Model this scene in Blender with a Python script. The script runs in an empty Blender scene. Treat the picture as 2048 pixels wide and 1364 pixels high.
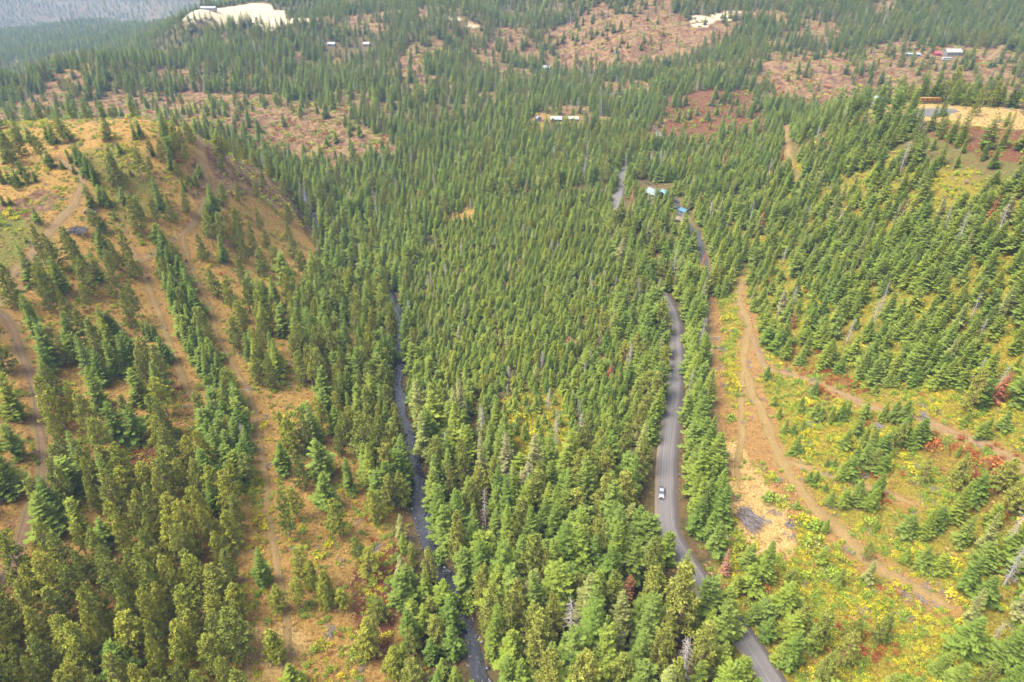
import bpy, math, random
import numpy as np
from mathutils import Vector
# ------------------------------------------------------------------ camera, sky, sun, exposure
scene = bpy.context.scene
COL = scene.collection
CAM_Z, PITCH, FPX = 170.0, math.radians(33.0), 1365.0
camd = bpy.data.cameras.new('camera'); cam = bpy.data.objects.new('camera', camd); COL.objects.link(cam)
cam.location = (0, 0, CAM_Z); cam.rotation_euler = (math.radians(90) - PITCH, 0, 0)
camd.sensor_width = 36.0; camd.lens = 36.0 * FPX / 2048.0
camd.clip_start = 1.0; camd.clip_end = 20000.0
scene.camera = cam
SUN_EL, SUN_AZ = math.radians(60), math.radians(-105)      # azimuth clockwise from +Y (view direction)
world = bpy.data.worlds.new('World'); scene.world = world; world.use_nodes = True
wn = world.node_tree; wn.nodes.clear()
sky = wn.nodes.new('ShaderNodeTexSky'); sky.sky_type = 'NISHITA'; sky.sun_disc = False
sky.sun_elevation = SUN_EL; sky.sun_rotation = SUN_AZ
sky.air_density = 1.0; sky.dust_density = 4.0; sky.ozone_density = 1.0
hs = wn.nodes.new('ShaderNodeHueSaturation'); hs.inputs['Saturation'].default_value = 0.34
bg = wn.nodes.new('ShaderNodeBackground'); bg.inputs['Strength'].default_value = 0.095
wo = wn.nodes.new('ShaderNodeOutputWorld')
wn.links.new(sky.outputs[0], hs.inputs['Color']); wn.links.new(hs.outputs[0], bg.inputs['Color'])
wn.links.new(bg.outputs[0], wo.inputs['Surface'])
sd = bpy.data.lights.new('sun', 'SUN'); so = bpy.data.objects.new('sun', sd); COL.objects.link(so)
sd.energy = 1.3; sd.angle = math.radians(28); sd.color = (1.0, 0.955, 0.88)
_sv = Vector((math.sin(SUN_AZ) * math.cos(SUN_EL), math.cos(SUN_AZ) * math.cos(SUN_EL), math.sin(SUN_EL)))
so.rotation_euler = (-_sv).to_track_quat('-Z', 'Y').to_euler(); so.location = _sv * 400
vs = scene.view_settings
vs.view_transform = 'Standard'; vs.look = 'None'; vs.exposure = 3.12; vs.gamma = 1.0; vs.use_curve_mapping = False
scene.cycles.max_bounces = 6; scene.cycles.diffuse_bounces = 3; scene.cycles.volume_bounces = 0
scene.cycles.transparent_max_bounces = 4

HAZE = 0.000085
rng = np.random.default_rng(11); random.seed(5)
# ------------------------------------------------------------------ helpers: pixels of the photograph <-> rays
CT, ST = math.cos(PITCH), math.sin(PITCH)
def ray(px, py):
    u = (px - 1024.0) / FPX; v = (682.0 - py) / FPX
    return u, CT + v * ST, -ST + v * CT          # direction per metre of depth
def project(x, y, z):
    d = y * CT - (z - CAM_Z) * ST
    up = y * ST + (z - CAM_Z) * CT
    return 1024 + FPX * x / d, 682 - FPX * up / d, d
def at_height(px, py, h):
    a, b, c = ray(px, py); t = (h - CAM_Z) / c
    return a * t, b * t, h
def _hash(ix, iy, s):
    n = (ix * 374761393 + iy * 668265263 + s * 974634777) & 0xffffffff
    n = ((n ^ (n >> 13)) * 1274126177) & 0xffffffff
    return ((n ^ (n >> 16)) & 0xffff) / 65535.0
def vnoise(x, y, s=0):
    x = np.asarray(x, float); y = np.asarray(y, float)
    ix = np.floor(x).astype(np.int64); iy = np.floor(y).astype(np.int64)
    fx = x - ix; fy = y - iy; fx = fx * fx * (3 - 2 * fx); fy = fy * fy * (3 - 2 * fy)
    a = _hash(ix, iy, s); b = _hash(ix + 1, iy, s); c = _hash(ix, iy + 1, s); d = _hash(ix + 1, iy + 1, s)
    return (a * (1 - fx) + b * fx) * (1 - fy) + (c * (1 - fx) + d * fx) * fy
def fbm(x, y, s=0, o=4):
    r = 0; a = 0.5
    for k in range(o):
        r = r + a * vnoise(x * 2 ** k, y * 2 ** k, s + k); a *= 0.5
    return r / (1 - 0.5 ** o)

# ------------------------------------------------------------------ terrain: heights at surveyed points, smooth surface between them
CTRL = [
 # near valley floor, creek and road
 (961,1352,-7),(903,1181,-7),(844,1035,-7),(808,841,-7),(799,690,-7),(783,583,-7),(640,470,-8),(600,350,-9),
 (1538,1358,1),(1424,1211,0),(1332,1040,0),(1342,850,1),(1350,700,2),(1310,575,3),(1225,450,4),(1245,350,5),
 (1150,1250,-2),(1100,950,-1),(1050,700,-1),(1000,520,0),(900,420,-2),(1050,400,2),
 # left side
 (700,1250,-1),(500,1250,4),(200,1250,9),(0,1340,12),(650,1000,0),(450,1000,5),(150,1000,12),(0,950,17),
 (650,750,0),(450,750,8),(200,750,16),(0,750,24),(600,580,0),(450,560,12),(250,560,26),(0,560,38),
 (540,450,12),(430,430,30),(250,420,42),(60,420,50),(0,330,58),(120,300,62),(300,300,60),(400,310,53),(480,350,35),(560,400,12),
 (0,266,64),(150,266,66),(300,266,65),(400,274,57),(440,300,46),
 # behind the ridge at left
 (0,246,18),(200,246,16),(420,250,10),(0,200,2),(200,210,4),(400,210,2),(560,280,-4),(640,300,-6),
 (100,140,20),(250,120,22),(0,160,10),(400,130,16),(320,150,8),
 (60,60,-140),(0,5,-165),(200,40,-120),(300,70,-45),(300,4,-170),(-200,40,-180),
 (600,200,2),(560,240,4),(700,240,4),(700,160,2),(680,140,0),(850,200,0),(780,120,10),(600,110,16),(500,80,22),
 (390,36,30),(470,55,28),(560,45,30),(520,12,34),(430,20,32),(700,50,30),(800,20,40),
 # right hillside
 (1700,1340,7),(2048,1364,20),(1500,1040,6),(1455,923,7),(1425,700,8),(1420,560,8),(1640,1033,10),(1800,1161,12),(2048,1150,24),
 (1600,850,12),(1800,900,20),(2048,941,32),(1550,700,13),(1750,700,24),(2048,700,46),(1500,500,13),(1650,500,24),(1850,500,46),(2048,500,63),
 (1330,400,6),(1450,400,13),(1600,370,26),(1750,350,50),(1900,350,65),(2048,340,74),(1400,300,6),(1550,290,18),(1650,270,40),
 (1760,240,62),(1850,235,70),(1950,240,72),(2048,250,74),(1780,212,64),(1900,212,70),(2048,220,73),(1700,222,54),
 # beyond the plateau
 (1760,192,16),(1950,195,20),(2048,200,22),(1640,215,16),(1500,215,8),(1560,160,20),(1700,150,24),(1900,150,26),(1870,115,32),(2048,140,30),
 (1600,120,26),(1740,80,34),(1900,60,42),(2048,60,44),(1900,0,60),(2048,0,60),(1650,40,44),(1650,0,58),(1480,120,22),(1400,180,12),(1300,240,4),
 (1150,240,4),(1110,236,6),(1000,260,-2),(800,300,-4),(1230,200,0),(1110,152,-4),(1000,180,0),(1180,125,4),(1090,110,6),(1040,60,10),
 (1130,75,20),(1220,20,46),(1320,30,46),(1440,50,38),(1260,70,30),(1330,110,14),(1420,20,48),(1100,5,46),(940,80,20),(900,50,34),(850,28,40),(960,20,40),(1000,120,6),
]
pts = [at_height(*c) for c in CTRL]
pts += [(-609,956,-75),(-480,970,-60),(-760,950,-80),(-360,1010,-30),(-900,1000,-95),(-500,-200,30),(0,-250,0),(600,-200,60),(-420,120,40),(420,140,62),(-900,400,60),(900,300,70),(-1500,900,-60),(1500,800,80),(-2600,2500,-250),(0,1900,60),(700,1900,70),(0,3200,40),
        (2600,2500,80),(-2600,0,40),(2600,0,80),(0,-2500,30),(-1000,2300,-220),(-1700,2700,-260),(-900,4300,-150),(-400,2900,-20),(0,5500,60),(-3200,5500,-150),(3000,5500,80),(4200,2000,80),(-4200,2000,60)]
P = np.array(pts, float); CQ = 35.0
def _k(ax, ay):
    return np.sqrt((ax[:, None] - P[None, :, 0]) ** 2 + (ay[:, None] - P[None, :, 1]) ** 2 + CQ * CQ)
_A = np.zeros((len(P) + 1, len(P) + 1)); _A[:-1, :-1] = _k(P[:, 0], P[:, 1]) - np.eye(len(P)) * 1.5
_A[-1, :-1] = 1; _A[:-1, -1] = 1
_w = np.linalg.solve(_A, np.r_[P[:, 2], 0])
def h_raw(x, y):
    x = np.ravel(x); y = np.ravel(y); out = np.empty(len(x))
    for i in range(0, len(x), 20000):
        out[i:i + 20000] = _k(x[i:i + 20000], y[i:i + 20000]) @ _w[:-1] + _w[-1]
    d = np.hypot(x, y)
    out += (fbm(x / 45, y / 45, 3) - .5) * np.clip(d / 120, .8, 4.0) + (fbm(x / 220, y / 220, 9) - .5) * np.clip((d - 560) / 50, 0, 13)
    return np.clip(out, -290, 125)
def axis(lo, fine0, fine1, hi, step, g):
    a = list(np.arange(fine0, fine1 + .1, step)); s = step
    while a[-1] < hi: s *= g; a.append(a[-1] + s)
    s = step
    while a[0] > lo: s *= g; a.insert(0, a[0] - s)
    return np.array(a)
GX = axis(-4200, -300, 300, 4200, 2.0, 1.035)
GY = axis(-2600, 70, 640, 5600, 2.0, 1.03)
MX, MY = np.meshgrid(GX, GY)
GZ = h_raw(MX, MY).reshape(MX.shape)
def H(x, y):
    x = np.atleast_1d(np.asarray(x, float)); y = np.atleast_1d(np.asarray(y, float))
    i = np.clip(np.searchsorted(GX, x) - 1, 0, len(GX) - 2); j = np.clip(np.searchsorted(GY, y) - 1, 0, len(GY) - 2)
    fx = np.clip((x - GX[i]) / (GX[i + 1] - GX[i]), 0, 1); fy = np.clip((y - GY[j]) / (GY[j + 1] - GY[j]), 0, 1)
    return (GZ[j, i] * (1 - fx) + GZ[j, i + 1] * fx) * (1 - fy) + (GZ[j + 1, i] * (1 - fx) + GZ[j + 1, i + 1] * fx) * fy
_T = np.concatenate([np.arange(70, 800, .5), np.arange(800, 4000, 2.0)])
def ground(px, py):
    a, b, c = ray(px, py)
    hz = H(a * _T, b * _T) - (CAM_Z + c * _T)
    k = np.argmax(hz > 0)
    if hz[k] <= 0: k = len(_T) - 1
    t = _T[k] if k == 0 else _T[k - 1] + (_T[k] - _T[k - 1]) * (-hz[k - 1]) / (hz[k] - hz[k - 1] + 1e-9)
    return a * t, b * t
def wpoly(p): return np.array([ground(*q) for q in p])
def smooth_line(p, step=2.0):
    p = np.array(p, float); q = np.vstack([2 * p[0] - p[1], p, 2 * p[-1] - p[-2]]); out = []
    for i in range(1, len(q) - 2):
        n = max(2, int(np.hypot(*(q[i + 1] - q[i])) / step))
        for t in np.linspace(0, 1, n, endpoint=False):
            out.append(.5 * ((2 * q[i]) + (-q[i - 1] + q[i + 1]) * t + (2 * q[i - 1] - 5 * q[i] + 4 * q[i + 1] - q[i + 2]) * t * t + (-q[i - 1] + 3 * q[i] - 3 * q[i + 1] + q[i + 2]) * t ** 3))
    out.append(q[-2]); return np.array(out)
def line(p, step=2.0): return smooth_line(wpoly(p), step)
def inside(poly, x, y):
    r = np.zeros(len(x), bool); n = len(poly)
    bx = (x >= poly[:, 0].min()) & (x <= poly[:, 0].max()) & (y >= poly[:, 1].min()) & (y <= poly[:, 1].max())
    idx = np.nonzero(bx)[0]
    if not len(idx): return r
    X = x[idx]; Y = y[idx]; c = np.zeros(len(idx), bool)
    for i in range(n):
        x1, y1 = poly[i]; x2, y2 = poly[(i + 1) % n]
        if y1 == y2: continue
        k = ((y1 > Y) != (y2 > Y)) & (X < (x2 - x1) * (Y - y1) / (y2 - y1) + x1); c ^= k
    r[idx] = c; return r
def dist_line(L, x, y, reach):
    """distance to a polyline (inf beyond reach) and index of nearest vertex"""
    d = np.full(len(x), np.inf); k = np.zeros(len(x), int)
    m = (x > L[:, 0].min() - reach) & (x < L[:, 0].max() + reach) & (y > L[:, 1].min() - reach) & (y < L[:, 1].max() + reach)
    idx = np.nonzero(m)[0]
    for i in range(0, len(idx), 4000):
        q = idx[i:i + 4000]
        dd = (x[q][:, None] - L[None, :, 0]) ** 2 + (y[q][:, None] - L[None, :, 1]) ** 2
        a = dd.argmin(1); d[q] = np.sqrt(dd[np.arange(len(q)), a]); k[q] = a
    d[d > reach] = np.inf
    return d, k

# ------------------------------------------------------------------ lines of the place
ROAD = line([(1560,1395),(1538,1358),(1501,1298),(1469,1257),(1424,1211),(1396,1165),(1359,1106),(1336,1060),(1332,1000),(1334,920),(1341,850),(1350,760),(1352,700),(1347,645),(1330,600),(1305,565),(1275,530),(1240,485),(1226,450),(1228,420),(1238,385),(1246,350),(1262,332),(1300,316),(1335,296),(1310,262),(1262,236),(1231,206),(1215,186),(1170,172),(1130,166),(1110,152),(1094,138)])
_d = ROAD[0] - ROAD[3]; _d /= np.hypot(*_d)
ROAD = np.vstack([[ROAD[0] + _d * s for s in np.arange(60, 0, -2)], ROAD])
CREEK = line([(985,1420),(961,1352),(951,1315),(943,1272),(927,1235),(913,1203),(903,1181),(892,1157),(871,1128),(863,1093),(850,1061),(844,1035),(839,1008),(838,987),(832,941),(819,886),(808,841),(797,799),(794,758),(798,720),(801,678),(799,640),(793,610),(780,580),(745,553),(690,520),(655,488),(632,455),(622,425),(612,390),(600,352)])
_d = CREEK[0] - CREEK[3]; _d /= np.hypot(*_d)
CREEK = np.vstack([[CREEK[0] + _d * s for s in np.arange(60, 0, -2)], CREEK])
fx_, fy_ = MX.ravel(), MY.ravel()
def smooth1(a, n):
    k = np.ones(2 * n + 1) / (2 * n + 1); return np.convolve(np.pad(a, n, mode='edge'), k, 'valid')
gz = GZ.ravel()
CREEK_Z = smooth1(H(CREEK[:, 0], CREEK[:, 1]), 12) - 1.4
d, k = dist_line(CREEK, fx_, fy_, 14.0); m = np.isfinite(d)
w_ = 1 - np.clip((d[m] - 3.5) / 8.0, 0, 1); w_ = w_ * w_ * (3 - 2 * w_)
gz[m] = gz[m] * (1 - w_) + (CREEK_Z[k[m]] - .5) * w_
ROAD_Z = smooth1(H(ROAD[:, 0], ROAD[:, 1]), 14) + .35
d, k = dist_line(ROAD, fx_, fy_, 14.0); m = np.isfinite(d)
w_ = 1 - np.clip((d[m] - 5.0) / 7.0, 0, 1); w_ = w_ * w_ * (3 - 2 * w_)
gz[m] = gz[m] * (1 - w_) + (ROAD_Z[k[m]] - .35) * w_
GZ = gz.reshape(MX.shape)

TRACKS = [ # name, width, pixels
 ('dirt_track', 4.2, 'pale dirt track curving down the grassy hilltop past two slash heaps', [(118,312),(126,326),(164,354),(153,400),(114,446),(69,503),(30,545),(0,572),(-60,610)]),
 ('dirt_track', 4.0, 'short pale dirt spur joining the hilltop track beside the pines', [(110,552),(61,568),(20,595),(-10,620)]),
 ('dirt_track', 4.6, 'rutted brown dirt track running down the edge of the pine grove', [(-20,610),(0,625),(23,652),(46,713),(65,762),(75,800),(78,845),(86,900),(85,946),(72,990),(59,1024),(46,1070),(36,1100),(9,1156),(-20,1200)]),
 ('dirt_track', 2.6, 'short muddy spur leaving the rutted track at a bend', [(-12,1097),(15,1090),(38,1085)]),
 ('dirt_track', 3.6, 'worn tan track climbing the bare nose of the grassy hill', [(420,286),(408,335),(431,366),(412,404),(393,438),(366,469)]),
 ('dirt_track', 3.0, 'thin bent track linking the hill nose to the open swath', [(366,469),(343,484),(300,512),(275,522),(268,506),(263,492)]),
 ('dirt_track', 2.6, 'long grassy two-wheel track threading down through the pines', [(366,469),(370,492),(381,530),(400,572),(419,614),(435,671),(458,713),(480,754),(503,799),(517,868),(531,960),(535,1033),(549,1106),(563,1175),(576,1266),(572,1348),(570,1400)]),
 ('dirt_track', 3.4, 'straight orange swath of worn earth between rows of firs', [(282,530),(297,572),(316,621),(335,678),(355,736),(366,760),(389,809)]),
 ('dirt_track', 2.8, 'narrow bare earth track beside the firs along the gravel road', [(1417,589),(1419,635),(1424,700),(1423,740),(1428,809),(1437,868),(1455,923)]),
 ('dirt_track', 4.2, 'wide orange skid track sweeping past the brush pile and down the slope', [(1486,556),(1477,602),(1498,647),(1490,690),(1488,718),(1500,775),(1524,822),(1547,886),(1574,941),(1611,996),(1643,1033),(1689,1069),(1735,1120),(1803,1161),(1863,1193),(1908,1220)]),
 ('dirt_track', 2.6, 'worn straw coloured spur entering the bare landing', [(1486,730),(1483,786),(1484,877),(1474,932),(1480,980)]),
 ('dirt_track', 3.0, 'short orange spur crossing the shrubs from the wide skid track', [(1556,916),(1620,937),(1680,960),(1757,982),(1840,1014)]),
 ('dirt_track', 3.4, 'tan skid track contouring along the upper brushy slope', [(1498,660),(1527,726),(1556,742),(1611,758),(1680,786),(1739,813),(1780,827),(1849,841),(1908,868),(1963,886),(2014,914),(2048,941),(2110,985)]),
 ('dirt_track', 3.5, 'bare orange strip dropping through the firs high on the slope', [(1573,250),(1575,308),(1585,345),(1606,378)]),
 ('driveway', 4.0, 'dark gravel driveway winding from the teal roofed house', [(1300,374),(1327,387),(1352,402),(1355,416),(1363,433),(1378,452),(1393,467),(1399,486),(1404,505),(1409,528),(1413,550),(1412,568)]),
 ('driveway', 4.0, 'short dark gravel stub leaving the main road among firs', [(1290,520),(1304,522),(1321,526),(1336,534)]),
 ('dirt_track', 4.0, 'pale far track crossing the purple clearing', [(40,214),(120,208),(250,199),(400,199),(500,203),(560,206)]),
 ('dirt_track', 3.5, 'yellowish far track curling across the red clearing', [(560,206),(600,212),(640,222),(690,240),(720,262),(755,276),(790,278)]),
 ('dirt_track', 6.0, 'pale gravel lane glinting between far firs', [(672,118),(674,134),(684,146),(704,152),(730,163)]),
 ('dirt_track', 4.0, 'thin bench road cut across the far bare knoll', [(1196,16),(1215,26),(1240,32),(1300,34)]),
 ('dirt_track', 4.0, 'lower bench road cut across the far bare knoll', [(1215,46),(1250,52),(1310,54),(1360,50),(1410,44)]),
 ('dirt_track', 5.0, 'pale farm lane leading to the far sheds', [(1560,116),(1600,116),(1650,113),(1700,106),(1760,104),(1820,112),(1900,116),(1960,128),(2048,132)]),
 ('dirt_track', 5.0, 'pale lane climbing into the far fir wood', [(1962,128),(1985,112),(1998,100),(2005,90)]),
]
for i, t in enumerate(TRACKS): TRACKS[i] = (t[0], t[1] * (.84 if t[0] == 'dirt_track' else 1.0), t[2], line(t[3], 1.6))

# ------------------------------------------------------------------ node material helpers
def new_mat(name):
    m = bpy.data.materials.new(name); m.use_nodes = True; nt = m.node_tree; nt.nodes.clear()
    out = nt.nodes.new('ShaderNodeOutputMaterial'); return m, nt, out
def N(nt, t, **kw):
    n = nt.nodes.new('ShaderNode' + t)
    for k, v in kw.items():
        if k in n.inputs: n.inputs[k].default_value = v
        else: setattr(n, k, v)
    return n
def mixc(nt, fac, a, b, bt='MIX'):
    n = nt.nodes.new('ShaderNodeMix'); n.data_type = 'RGBA'; n.blend_type = bt
    for sock, v in ((n.inputs[0], fac), (n.inputs[6], a), (n.inputs[7], b)):
        if isinstance(v, (int, float)): sock.default_value = v
        elif isinstance(v, tuple): sock.default_value = v + (1,) if len(v) == 3 else v
        else: nt.links.new(v, sock)
    return n.outputs[2]
def math_(nt, op, a, b=None, clamp=False):
    n = nt.nodes.new('ShaderNodeMath'); n.operation = op; n.use_clamp = clamp
    for s, v in ((n.inputs[0], a), (n.inputs[1], b)):
        if v is None: continue
        if isinstance(v, (int, float)): s.default_value = v
        else: nt.links.new(v, s)
    return n.outputs[0]
def noise(nt, scale, detail=3.0, rough=.55, vec=None, dist=0.0):
    n = nt.nodes.new('ShaderNodeTexNoise'); n.inputs['Scale'].default_value = scale; n.inputs['Detail'].default_value = detail
    n.inputs['Roughness'].default_value = rough; n.inputs['Distortion'].default_value = dist
    if vec is None:
        g = nt.nodes.new('ShaderNodeNewGeometry'); vec = g.outputs['Position']
    nt.links.new(vec, n.inputs['Vector']); return n.outputs['Fac']
def ramp(nt, fac, stops):
    r = nt.nodes.new('ShaderNodeValToRGB'); e = r.color_ramp.elements
    while len(e) < len(stops): e.new(.5)
    for i, (p, c) in enumerate(stops):
        e[i].position = p; e[i].color = tuple(c) + (1,) if len(c) == 3 else c
    nt.links.new(fac, r.inputs[0]); return r.outputs[0]
def attr(nt, name, typ='GEOMETRY'):
    a = nt.nodes.new('ShaderNodeAttribute'); a.attribute_name = name; a.attribute_type = typ; return a.outputs['Fac']
def plain(name, col, rough=.6, metal=0.0, var=.12, scale=1.5):
    m, nt, out = new_mat(name); b = N(nt, 'BsdfPrincipled', Roughness=rough, Metallic=metal)
    tc = nt.nodes.new('ShaderNodeTexCoord')
    f = noise(nt, scale, 4, .6, tc.outputs['Object'])
    c = mixc(nt, f, tuple(x * (1 - var) for x in col), tuple(min(1, x * (1 + var)) for x in col))
    nt.links.new(c, b.inputs['Base Color']); nt.links.new(b.outputs[0], out.inputs[0]); return m

# ------------------------------------------------------------------ ground cover map (world space masks)
def zp(*p): return wpoly(p)
COVER = [ # mask, strength, polygon, raggedness
 ('dry', 1, zp((-200,262),(0,262),(300,266),(420,275),(480,320),(560,390),(620,470),(650,540),(600,560),(480,520),(420,480),(300,530),(60,600),(-200,700)), 8),
 ('dry', .62, zp((-150,600),(60,560),(260,510),(440,460),(560,480),(650,540),(760,620),(770,760),(790,960),(800,1060),(840,1200),(860,1364),(-250,1500)), 8),
 ('dry', 1, np.array([(-430,335),(-290,342),(-170,350),(-172,398),(-300,404),(-430,398)]), 5),
 ('green', .5, zp((-200,430),(60,430),(140,500),(60,560),(-200,620)), 6),
 ('green', .45, zp((150,300),(300,300),(350,420),(250,480),(190,400)), 8),
 ('pink', .8, zp((-40,430),(90,380),(140,400),(60,450),(-40,480)), 5),
 ('pink', .9, zp((380,300),(500,300),(560,400),(400,420),(370,360)), 6),
 ('dry', .7, zp((260,500),(440,480),(520,760),(560,1000),(420,1000),(330,720)), 5),
 ('dry', 1, zp((500,1100),(600,1090),(700,1060),(790,1060),(810,1150),(800,1380),(480,1380),(500,1250)), 6),
 ('straw', .55, zp((500,1250),(590,1240),(640,1300),(600,1380),(490,1380)), 5),
 ('dry', .8, zp((490,780),(650,790),(640,880),(560,910),(520,880)), 5),
 ('redd', .75, zp((220,880),(340,880),(360,960),(240,980)), 4),
 ('redd', .7, zp((700,1110),(800,1090),(810,1250),(760,1330),(700,1240)), 5),
 ('redd', .5, zp((90,760),(150,820),(150,1000),(100,1060),(60,1100),(80,900)), 4),
 ('pink', .7, zp((20,640),(60,700),(95,850),(100,960),(60,1070),(0,1170),(-30,1120),(50,1000),(70,900),(40,720)), 3),
 ('yel', 1, zp((400,840),(440,850),(470,900),(440,920),(415,890)), 3),
 ('yel', .8, zp((470,930),(520,960),(540,1080),(500,1050)), 3),
 # right slope
 ('green', .62, zp((1410,570),(1520,540),(1700,480),(2100,480),(2100,1420),(1500,1420),(1430,1120),(1405,760)), 8),
 ('yel', .42, zp((1410,570),(1520,540),(1700,480),(2100,480),(2100,1420),(1500,1420),(1430,1120),(1405,760)), 8),
 ('green', .35, zp((1260,460),(1400,290),(1560,240),(1740,225),(1850,262),(2200,360),(2200,640),(1500,560),(1330,500)), 8),
 ('yel', .45, zp((1400,420),(1560,300),(1740,300),(1850,330),(2200,420),(2200,640),(1500,560)), 8),
 ('dry', .48, zp((1410,580),(1520,560),(1700,620),(2100,700),(2100,1250),(1900,1420),(1500,1420),(1430,1120),(1440,950),(1405,760)), 6),
 ('yel', .75, zp((1430,590),(1480,590),(1470,700),(1470,800),(1440,830)), 4),
 ('yel', .7, zp((1500,590),(1700,520),(1760,560),(1720,640),(1600,700),(1520,690)), 6),
 ('yel', .8, zp((1530,800),(1700,830),(1760,950),(1640,1000),(1570,900)), 6),
 ('yel', .8, zp((1540,950),(1600,1010),(1700,1120),(1640,1140),(1560,1020)), 5),
 ('yel', .95, zp((1640,1130),(1800,1160),(1950,1250),(2100,1300),(2000,1420),(1650,1420),(1540,1250),(1560,1160)), 7),
 ('yel', .9, zp((1780,830),(1880,850),(2060,820),(2060,760),(1900,780),(1830,790)), 5),
 ('yel', .7, zp((1560,310),(1610,330),(1610,390),(1570,390)), 3),
 ('yel', .8, zp((1640,500),(1760,530),(1740,580),(1660,560)), 5),
 ('yel', .6, zp((1800,600),(2060,640),(2060,720),(1900,740)), 5),
 ('redd', .8, zp((1880,880),(2080,900),(2080,1040),(1960,1050),(1880,960)), 6),
 ('redd', .8, zp((1690,500),(1800,480),(1800,520),(1720,530)), 6),
 ('redd', .9, zp((1540,680),(1640,700),(1640,760),(1560,750)), 6),
 ('redd', .55, zp((1840,860),(1920,900),(1860,930),(1800,890)), 5),
 ('redd', .6, zp((1660,1230),(1790,1270),(1760,1330),(1660,1330)), 5),
 ('straw', 1.0, zp((1432,890),(1480,880),(1530,960),(1560,1010),(1610,1110),(1560,1140),(1500,1110),(1460,1040),(1440,980)), 4),
 ('dirt', 1.0, zp((1407,585),(1434,590),(1444,760),(1470,900),(1440,940),(1413,760)), 3), ('dirt', .8, zp((1476,600),(1506,600),(1522,760),(1558,880),(1602,985),(1564,990),(1510,900),(1484,740)), 3),
 ('dirt', .7, zp((1452,860),(1500,830),(1520,900),(1500,940),(1455,910)), 4), ('yel', .9, zp((1440,600),(1470,600),(1474,700),(1478,800),(1458,850),(1444,760)), 2), ('dirt', .75, zp((1480,1000),(1560,960),(1620,1080),(1600,1130),(1540,1120)), 4), ('dirt', .6, zp((1640,1030),(1700,1060),(1820,1160),(1930,1215),(1900,1240),(1780,1190),(1680,1110)), 4), ('redd', .75, zp((1700,940),(1800,960),(1850,1040),(1760,1040)), 6), ('redd', .6, zp((1560,690),(1700,740),(1760,800),(1640,790)), 7),
 ('redd', .9, zp((1640,280),(1720,220),(1760,215),(1730,260),(1700,330),(1640,350)), 6),
 ('redd', .95, zp((1870,235),(1960,250),(2060,270),(2060,330),(1960,320),(1860,270)), 5),
 ('straw', .95, zp((1750,212),(1850,207),(2060,220),(2060,262),(1920,248),(1850,232),(1790,226)), 3),
 # road verges, parcel openings
 ('yel', .75, zp((990,795),(1120,775),(1150,900),(1125,955),(1040,965),(1000,880)), 6), ('green', .8, zp((990,795),(1120,775),(1150,900),(1125,955),(1040,965),(1000,880)), 6),
 ('dry', .5, zp((890,430),(960,415),(950,445),(890,450)), 3),
 ('dry', .8, zp((680,405),(720,410),(720,435),(690,430)), 3),
 # beyond
 ('pink', 1, zp((-60,215),(150,175),(330,172),(470,160),(560,180),(640,200),(780,260),(800,330),(650,340),(560,315),(470,275),(420,262),(-60,262)), 14),
 ('dry', .8, zp((560,205),(700,205),(770,260),(770,295),(650,300),(600,250)), 10),
 ('dry', .5, zp((100,140),(260,130),(250,160),(120,165)), 10),
 ('pink', .7, zp((560,150),(760,140),(900,200),(820,210),(680,190)), 12),
 ('dry', .6, zp((1020,230),(1150,230),(1180,260),(1000,270)), 6),
 ('pink', 1, zp((1080,120),(1100,65),(1190,12),(1330,25),(1480,45),(1470,75),(1380,110),(1300,140),(1200,140)), 12),
 ('dry', .6, zp((1160,60),(1330,40),(1330,100),(1180,110)), 10),
 ('redd', .8, zp((1270,275),(1370,185),(1490,175),(1540,240),(1440,285)), 10),
 ('pink', .9, zp((1520,115),(1760,90),(2070,110),(2070,212),(1760,205),(1660,225),(1540,190)), 10),
 ('dry', .6, zp((1530,105),(1760,95),(2070,110),(2070,140),(1700,130)), 8),
 ('pink', .9, zp((860,30),(900,40),(980,80),(1020,130),(960,150),(900,80)), 10),
 ('pink', 1, np.array([(-430,375),(-300,385),(-185,398),(-240,520),(-285,640),(-560,660)]), 6),
 ('pale', 1, zp((362,34),(385,26),(430,20),(520,7),(560,12),(590,40),(500,66),(430,52),(390,44)), 5),
 ('pale', .9, zp((285,52),(328,18),(340,36),(300,58)), 6), ('pale', .9, zp((855,42),(872,28),(880,44),(930,60),(955,66),(945,78),(900,64)), 6),
 ('pale', .9, zp((1405,24),(1470,28),(1470,48),(1410,42)), 6), ('pale', .9, zp((1030,2),(1140,0),(1210,4),(1180,14),(1040,12)), 8),
 ('pale', .6, zp((230,20),(245,20),(243,52),(232,52)), 5),
]
def warp(x, y):
    a = np.clip((np.hypot(x, y) - 350) / 12, 0, 45)
    return x + (fbm(x / 55, y / 55, 101, 3) - .5) * 2 * a, y + (fbm(x / 55, y / 55, 111, 3) - .5) * 2 * a
KINDS = ['dry', 'pink', 'redd', 'yel', 'straw', 'dirt', 'pale', 'green']
MASK = {k: np.zeros(MX.size) for k in KINDS}
gapn = fbm(fx_ / 60, fy_ / 60, 8, 3); gm_ = np.clip((np.hypot(fx_, fy_) - 480) / 100, 0, 1) * np.clip((1250 - np.hypot(fx_, fy_)) / 150, 0, 1) * np.clip((.39 - gapn) / .05, 0, 1); MASK['pink'] += gm_ * .8
wx = (fbm(fx_ / 14, fy_ / 14, 21) - .5) * 2; wy = (fbm(fx_ / 14, fy_ / 14, 31) - .5) * 2
wfx, wfy = warp(fx_, fy_)
for kind, s, poly, rag in COVER:
    i = inside(poly, wfx + wx * rag, wfy + wy * rag)
    MASK[kind][i] = np.maximum(MASK[kind][i], s)
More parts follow.
